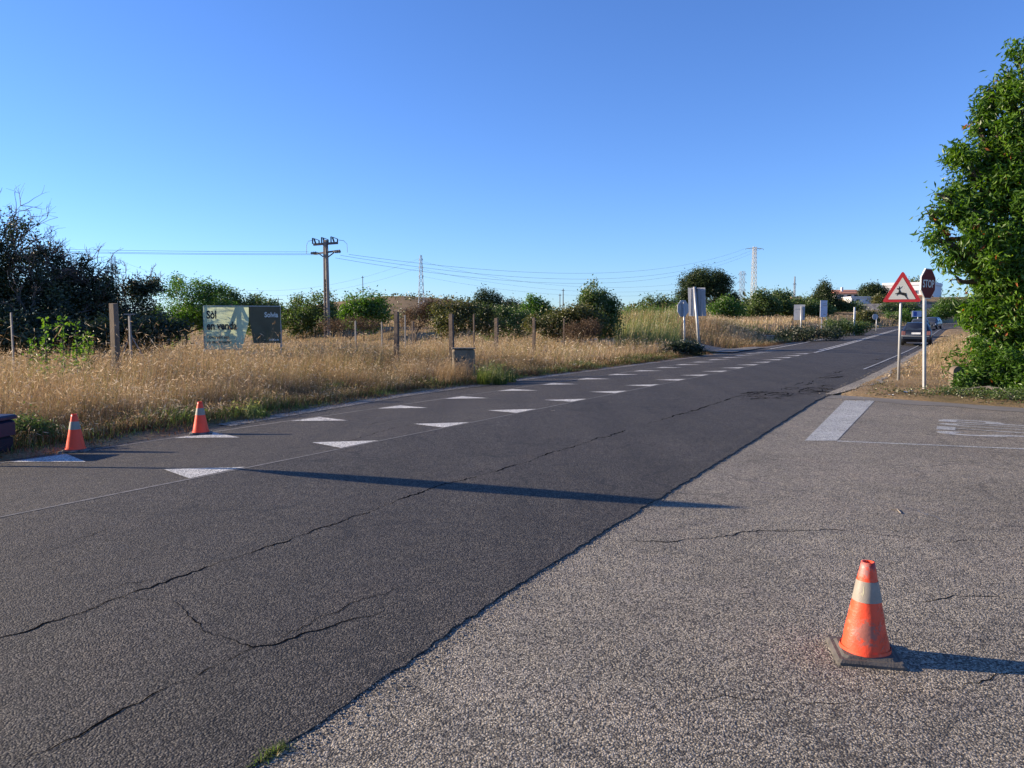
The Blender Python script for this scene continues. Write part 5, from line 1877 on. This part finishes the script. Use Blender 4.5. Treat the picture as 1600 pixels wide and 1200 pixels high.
plant('creeping_shrub', 'dense small leaved creeper along the asphalt under the shrub', 'shrub', 16.2,
      [(1530, 618, 46, 12), (1590, 622, 50, 14, -.7), (1475, 612, 26, 7, .4), (1640, 632, 40, 14, -1.1)], 1100, (0.055, 0.026), M['leaf_mid'], None, 7, 0.0, 0.05, trunk=1560, seed=6, lump=0.3, shell=0.2, tmat='twig')

# dark trees on the left
GD = 'dark trees at the left edge'
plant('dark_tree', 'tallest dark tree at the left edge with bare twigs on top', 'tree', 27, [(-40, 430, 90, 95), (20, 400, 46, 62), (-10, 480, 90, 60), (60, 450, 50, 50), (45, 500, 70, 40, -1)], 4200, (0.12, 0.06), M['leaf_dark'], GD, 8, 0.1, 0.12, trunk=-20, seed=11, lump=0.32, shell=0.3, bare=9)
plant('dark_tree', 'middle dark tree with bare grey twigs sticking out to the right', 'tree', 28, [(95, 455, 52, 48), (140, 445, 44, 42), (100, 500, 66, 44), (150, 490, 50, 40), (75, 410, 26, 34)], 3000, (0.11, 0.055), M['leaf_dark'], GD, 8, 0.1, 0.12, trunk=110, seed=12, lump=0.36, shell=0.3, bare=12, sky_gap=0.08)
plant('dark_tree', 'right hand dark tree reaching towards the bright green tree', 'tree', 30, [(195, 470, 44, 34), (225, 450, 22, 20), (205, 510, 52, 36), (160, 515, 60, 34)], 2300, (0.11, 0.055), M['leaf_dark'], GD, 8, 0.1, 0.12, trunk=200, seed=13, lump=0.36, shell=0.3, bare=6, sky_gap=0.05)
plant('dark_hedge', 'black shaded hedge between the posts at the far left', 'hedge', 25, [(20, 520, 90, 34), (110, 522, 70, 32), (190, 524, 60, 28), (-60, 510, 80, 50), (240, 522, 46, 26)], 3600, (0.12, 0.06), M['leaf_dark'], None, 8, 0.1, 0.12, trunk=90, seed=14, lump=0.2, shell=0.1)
# bright saplings in front
for i, (px, yt, lab) in enumerate([(72, 497, 'tallest bright green sapling left of the concrete post'), (99, 497, 'second bright green sapling in the row, as tall as the first'), (119, 504, 'third bright green sapling nearer the concrete post'), (137, 521, 'short bright sapling closest to the concrete post'), (50, 530, 'small yellowish sapling by the thin metal post')]):
    Y = 15.8 + 0.3 * i
    b = base(px, Y)
    h = at(px, yt, Y).z - b.z
    t = empty('sapling', b, lab, 'sapling', 'bright green saplings in the dry grass')
    r = np.random.default_rng(50 + i)
    n = 60
    z = r.uniform(0.25, 1, n) * h
    a = r.uniform(0, 6.28, n)
    rad_ = (0.03 + 0.09 * np.sin(np.pi * np.clip(z / h * 0.8 + 0.1, 0, 1))) * r.uniform(0.2, 1, n)
    C = np.stack([np.cos(a) * rad_, np.sin(a) * rad_, z], 1)
    leaf_mesh('foliage', C, 0.10, 0.05, M['leaf_bright'], t, -0.1, np.clip(r.normal(0.6, 0.2, n), 0, 1), 3, 0.035, 60 + i)
    MB().tube([(0, 0, -.1), (0.01, 0, h * .5), (0, 0, h)], [0.014, 0.01, 0.004], 5).build('stem', M['twig'], t)

GT = 'green trees beyond the field'
def T(name, lab, Y, blobs, n, leaf, mat, seed, **kw):
    kw.setdefault('cat', 'tree')
    c = kw.pop('cat')
    return plant(name, lab, c, Y, blobs, n, leaf, M[mat], kw.pop('group', GT), kw.pop('k', 6), 0.1, leaf[0] * 1.1, seed=seed, **kw)
T('green_tree', 'feathery bright green tree left of the land for sale board', 46, [(290, 480, 52, 44), (330, 478, 44, 38), (270, 505, 40, 30), (345, 500, 40, 30), (300, 455, 34, 20)], 3300, (0.15, 0.07), 'leaf_bright', 31, sky_gap=0.12, lump=.35, shell=.25)
T('green_tree', 'darker green tree just behind the light green sheet', 60, [(345, 470, 28, 17), (372, 486, 30, 24), (330, 490, 30, 24)], 1300, (0.2, 0.1), 'leaf_mid', 32)
T('green_tree', 'small tree peeping over the top of the board', 62, [(404, 475, 22, 13), (388, 484, 16, 12), (424, 482, 16, 13), (410, 500, 34, 18)], 900, (0.2, 0.1), 'leaf_mid', 33, sky_gap=.05)
T('green_tree', 'rounded green tree directly left of the power pole', 72, [(492, 478, 34, 26), (470, 490, 30, 22), (460, 505, 36, 18), (505, 500, 40, 24), (445, 492, 20, 16)], 1900, (0.24, 0.12), 'leaf_mid', 34)
T('green_tree', 'rounded bright tree directly right of the power pole', 66, [(568, 474, 27, 22), (552, 488, 20, 18), (586, 486, 22, 20), (570, 498, 30, 18)], 1500, (0.22, 0.11), 'leaf_bright', 35, sky_gap=.03, lump=.35)
T('dark_bush', 'dark bush in the gap right of the power pole', 76, [(528, 500, 26, 20), (540, 510, 24, 14)], 500, (0.24, 0.12), 'leaf_dark', 36, cat='bush', group=None)
T('bramble_hedge', 'yellowish bramble thicket in the middle of the field', 46, [(690, 495, 24, 20), (712, 492, 30, 22), (740, 500, 36, 24), (700, 512, 34, 18), (762, 505, 30, 22)], 2300, (0.14, 0.07), 'leaf_olive', 37, cat='hedge', group=None, shell=.3)
T('bramble_hedge', 'green and grey thicket right of the yellowish thicket', 52, [(765, 495, 34, 20), (790, 498, 32, 20), (805, 505, 34, 20), (780, 512, 44, 18)], 1900, (0.15, 0.075), 'leaf_mid', 38, cat='hedge', group=None, shell=.3)
T('bramble_hedge', 'long olive bramble hedge left of the dark round bush', 42, [(870, 498, 26, 16), (900, 494, 34, 19), (850, 508, 34, 16), (920, 505, 30, 22), (885, 514, 40, 14)], 2500, (0.13, 0.065), 'leaf_olive', 39, cat='hedge', group=None, shell=.3)
T('dry_thicket', 'brown leafless thicket behind the thin fence posts', 56, [(650, 498, 26, 18), (668, 484, 20, 14), (690, 480, 16, 10)], 1000, (0.16, 0.05), 'leaf_brown', 40, cat='thicket', group=None, bare=3)
T('dry_thicket', 'reddish brown dry weeds before the dark round bush', 38, [(900, 517, 22, 14), (922, 513, 18, 14)], 600, (0.1, 0.03), 'leaf_brown', 41, cat='thicket', group=None)
T('dry_thicket', 'brown dry shrub low behind the power pole', 50, [(548, 506, 22, 9), (575, 508, 20, 8), (520, 508, 20, 8)], 500, (0.12, 0.04), 'leaf_brown', 42, cat='thicket', group=None)
T('conifer', 'dark spreading conifer above the middle thicket', 96, [(757, 464, 12, 12), (752, 474, 17, 12), (770, 472, 15, 14), (760, 484, 26, 14), (758, 455, 4, 7)], 1100, (0.3, 0.1), 'leaf_pine', 43, group=None)
T('dark_bush', 'low dark round bush right of the spreading conifer', 98, [(798, 478, 15, 9), (785, 484, 14, 10), (810, 484, 14, 8)], 500, (0.3, 0.12), 'leaf_dark', 44, cat='bush', group=None)
T('bright_bush', 'vivid light green bush above the grey post', 58, [(836, 482, 15, 17), (845, 492, 18, 18), (825, 494, 12, 12)], 1000, (0.18, 0.09), 'leaf_bright', 45, cat='bush', group=None)
T('dark_bush', 'large dark bush with a bushy green top right of the hedge', 44, [(936, 492, 28, 26), (925, 463, 17, 20), (942, 474, 22, 18), (945, 512, 30, 20), (918, 500, 20, 22), (957, 488, 14, 14)], 2600, (0.14, 0.07), 'leaf_mid', 46, cat='bush', group=None, lump=.35, sky_gap=.04)
T('green_tree', 'pair of small green trees left of the stone pine', 105, [(1027, 474, 18, 12), (1045, 478, 18, 14), (1012, 484, 14, 10), (1035, 488, 34, 12)], 1100, (0.34, 0.16), 'leaf_mid', 47)
T('green_thicket', 'low green reeds and bushes below the small trees', 76, [(985, 490, 26, 8), (1012, 492, 28, 9), (1045, 492, 26, 10), (1062, 488, 16, 14)], 1200, (0.22, 0.07), 'leaf_bright', 48, cat='thicket', group=None, shell=.2)
T('stone_pine', 'large dark stone pine with a broad domed crown', 112, [(1098, 438, 32, 19), (1080, 452, 24, 16), (1118, 450, 26, 16), (1132, 466, 18, 14), (1074, 466, 14, 12), (1100, 456, 34, 12), (1143, 470, 10, 10)], 4600, (0.32, 0.12), 'leaf_pine', 49, group=None, lump=.16, shell=.3, trunk=1100)
T('green_tree', 'pale green bush tree below the right side of the stone pine', 88, [(1136, 480, 16, 14), (1122, 486, 18, 12), (1150, 486, 16, 10)], 1000, (0.26, 0.12), 'leaf_bright', 50)
T('dark_bush', 'dark undergrowth beneath the stone pine', 104, [(1110, 484, 24, 10), (1090, 486, 20, 10)], 600, (0.3, 0.14), 'leaf_dark', 51, cat='bush', group=None)
T('green_tree', 'round mid green tree directly right of the yellowed mast', 118, [(1187, 470, 14, 14), (1196, 480, 18, 14), (1180, 484, 18, 12), (1205, 484, 14, 10)], 1300, (0.36, 0.17), 'leaf_mid', 52)
T('green_tree', 'second round tree further right of the yellowed mast', 122, [(1219, 466, 12, 12), (1216, 478, 18, 14), (1230, 482, 14, 12)], 1200, (0.36, 0.17), 'leaf_mid', 53)
T('green_tree', 'flat topped low trees behind the blank panel sign', 128, [(1150, 477, 12, 5), (1163, 476, 8, 6), (1243, 475, 14, 9), (1256, 478, 14, 11), (1246, 487, 20, 9)], 1200, (0.36, 0.17), 'leaf_mid', 54)
T('conifer', 'tall dark cedar left of the red roofed house', 150, [(1288, 450, 5, 9), (1287, 458, 12, 7), (1290, 466, 17, 7), (1287, 475, 22, 8), (1272, 476, 14, 10), (1306, 477, 12, 5), (1322, 478, 10, 4)], 2300, (0.45, 0.14), 'leaf_pine', 55, group=None, lump=.4)
T('green_tree', 'green tree behind the pale lilac billboard', 118, [(1275, 484, 14, 10), (1263, 482, 12, 9), (1290, 488, 16, 7)], 800, (0.36, 0.17), 'leaf_mid', 56)
T('stone_pine', 'round dark pine between the house and the white building', 200, [(1366, 457, 15, 11), (1355, 455, 11, 8), (1378, 461, 10, 9), (1364, 466, 18, 7)], 1900, (0.5, 0.2), 'leaf_pine', 57, group=None, lump=.15)
T('green_tree', 'small yellowish tree below the round dark pine', 190, [(1373, 470, 8, 5), (1380, 472, 7, 5)], 300, (0.5, 0.24), 'leaf_olive', 58)
T('green_tree', 'wooded slope tree behind the triangular warning sign', 300, [(1428, 447, 18, 9), (1448, 446, 16, 8), (1440, 456, 28, 10)], 700, (0.9, 0.4), 'leaf_mid', 59)
T('green_bush', 'low green bushes before the retaining wall', 160, [(1318, 482, 16, 5), (1335, 480, 14, 5), (1303, 484, 10, 4)], 700, (0.4, 0.18), 'leaf_mid', 60, cat='bush', group=None)
T('green_bush', 'round olive bush behind the plain white post', 92, [(1352, 495, 11, 8), (1345, 498, 9, 7), (1362, 497, 8, 6)], 700, (0.25, 0.12), 'leaf_olive', 61, cat='bush', group=None)
T('green_bush', 'grey green olive tree beside the triangular sign', 150, [(1388, 482, 14, 8), (1400, 480, 10, 7), (1418, 480, 14, 9), (1425, 487, 16, 6)], 900, (0.36, 0.14), 'leaf_mid', 62, cat='bush', group=None)
T('green_hedge', 'light green hedge running behind the dark cars', 125, [(1395, 492, 16, 4), (1420, 492, 20, 5), (1448, 492, 18, 6), (1465, 486, 14, 10), (1480, 482, 16, 12), (1500, 478, 20, 16), (1420, 499, 14, 3)], 2000, (0.3, 0.14), 'leaf_bright', 63, cat='hedge', group=None)
# roadside weeds
def tuft(px, Y, rad_, h, n, mat, label, seed, lean=0.55, w=0.012):
    b = base(px, Y)
    r = np.random.default_rng(seed)
    a = r.uniform(0, 6.28, n); q = rad_ * np.sqrt(r.uniform(size=n))
    X = b.x + np.cos(a) * q; Yy = b.y + np.sin(a) * q
    hh = h * r.uniform(0.35, 1.1, n) * (1 - 0.35 * (q / rad_) ** 2)
    tag(blades('green_weed', X, Yy, hh, w, mat, np.clip(r.normal(0.5, 0.2, n), 0, 0.9), lean, seed, 0.2, wind=(0.05, 0), headlen=0.08, headw=0.01), label, 'weed')
tuft(768, 20.6, 0.42, 0.75, 600, M['greengrass'], 'vivid green feathery weed right of the old concrete box', 64)
tuft(792, 21.3, 0.25, 0.55, 200, M['greengrass'], 'smaller green weed just right of the vivid feathery one', 74)
tuft(512, 17.2, 0.45, 0.55, 600, M['greengrass'], 'green tufted weed in the shaded grass below the power pole', 65)
tuft(85, 10.9, 0.22, 0.32, 350, M['greengrass'], 'low green tuft between the navy box and the first cone', 75, 0.5, 0.008)
tuft(290, 12.2, 0.30, 0.30, 450, M['greengrass'], 'green tuft just left of the second far cone', 76, 0.5, 0.008)
tuft(375, 13.0, 0.45, 0.28, 600, M['greengrass'], 'spreading green tuft right of the second far cone', 77, 0.5, 0.008)
def reeds(px0, px1, Y0, Y1, h, n, seed, mat='straw', t0=0.0, t1=0.3, w=0.02, tmin=2.0, hw=0.012):
    r = np.random.default_rng(seed)
    Y = r.uniform(Y0, Y1, n); px = r.uniform(px0, px1, n)
    X = (px - 800) / FPX * Y
    s_, v_ = to_sv(X, Y)
    t_ = edgeL(s_) - v_
    k = (lumps(X, Y, 0.9, seed) + r.normal(size=n) * 0.3 > -0.25) & (t_ > tmin + 0.5 * lumps(X, Y, 1.3, 4))
    X, Y = X[k], Y[k]
    hh = h * r.uniform(0.4, 1.1, len(X)) * (0.8 + 0.3 * lumps(X, Y, 0.5, seed + 2))
    tag(blades('green_reeds', X, Y, hh, w, M[mat], np.clip(r.uniform(t0, t1, len(X)), 0, 1), 0.18, seed, 0.25, headlen=0.13, headw=hw), kind='stuff')
reeds(690, 1050, 26, 44, 1.35, 9000, 81, t1=0.45, w=0.013, tmin=3.0)
reeds(430, 620, 26, 40, 1.25, 3500, 82, t1=0.4)
reeds(960, 1062, 40, 60, 1.7, 7000, 83, mat='greengrass', t0=0.35, t1=1.05, w=0.022)
reeds(1120, 1330, 52, 66, 0.7, 6000, 84, mat='greengrass', t0=0.0, t1=0.7, w=0.03, tmin=0.5)
reeds(680, 750, 19.6, 21.1, 0.72, 1500, 85, t0=0.2, t1=0.62, w=0.006, tmin=0.4, hw=0.004)
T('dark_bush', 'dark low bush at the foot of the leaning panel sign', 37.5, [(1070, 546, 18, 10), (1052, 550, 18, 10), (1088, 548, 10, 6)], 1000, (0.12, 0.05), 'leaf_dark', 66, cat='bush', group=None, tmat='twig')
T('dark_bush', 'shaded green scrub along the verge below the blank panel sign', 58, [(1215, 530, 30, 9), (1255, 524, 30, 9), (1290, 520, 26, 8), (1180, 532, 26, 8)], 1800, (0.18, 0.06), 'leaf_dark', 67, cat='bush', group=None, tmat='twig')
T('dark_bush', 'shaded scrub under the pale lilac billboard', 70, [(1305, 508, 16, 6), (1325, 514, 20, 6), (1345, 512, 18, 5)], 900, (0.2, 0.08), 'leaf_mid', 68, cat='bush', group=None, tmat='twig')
T('leafy_weeds', 'small leafy weeds beside the navy box', 9.9, [(40, 668, 22, 18), (70, 672, 16, 12)], 330, (0.045, 0.018), 'leaf_mid', 69, cat='weed', group=None, k=5, tmat='twig')

# scrub on the distant ridge
r = np.random.default_rng(77)
n = 16000
Y = r.uniform(260, 620, n); X = (r.uniform(-0.75, 0.55, n)) * Y
k = (lumps(X, Y, 0.05, 3) + 0.6 * lumps(X, Y, 0.13, 5) + r.normal(size=n) * 0.3) > 0.22
X, Y = X[k], Y[k]
C = np.stack([X, Y, ground(X, Y) + r.uniform(0, 1.6, len(X))], 1)
tag(leaf_mesh('distant_scrub', C, 1.7, 1.2, M['leaf_olive'], None, -0.2, np.clip(r.normal(0.3, 0.2, len(X)), 0, 1), 2, 1.2, 8), kind='stuff')
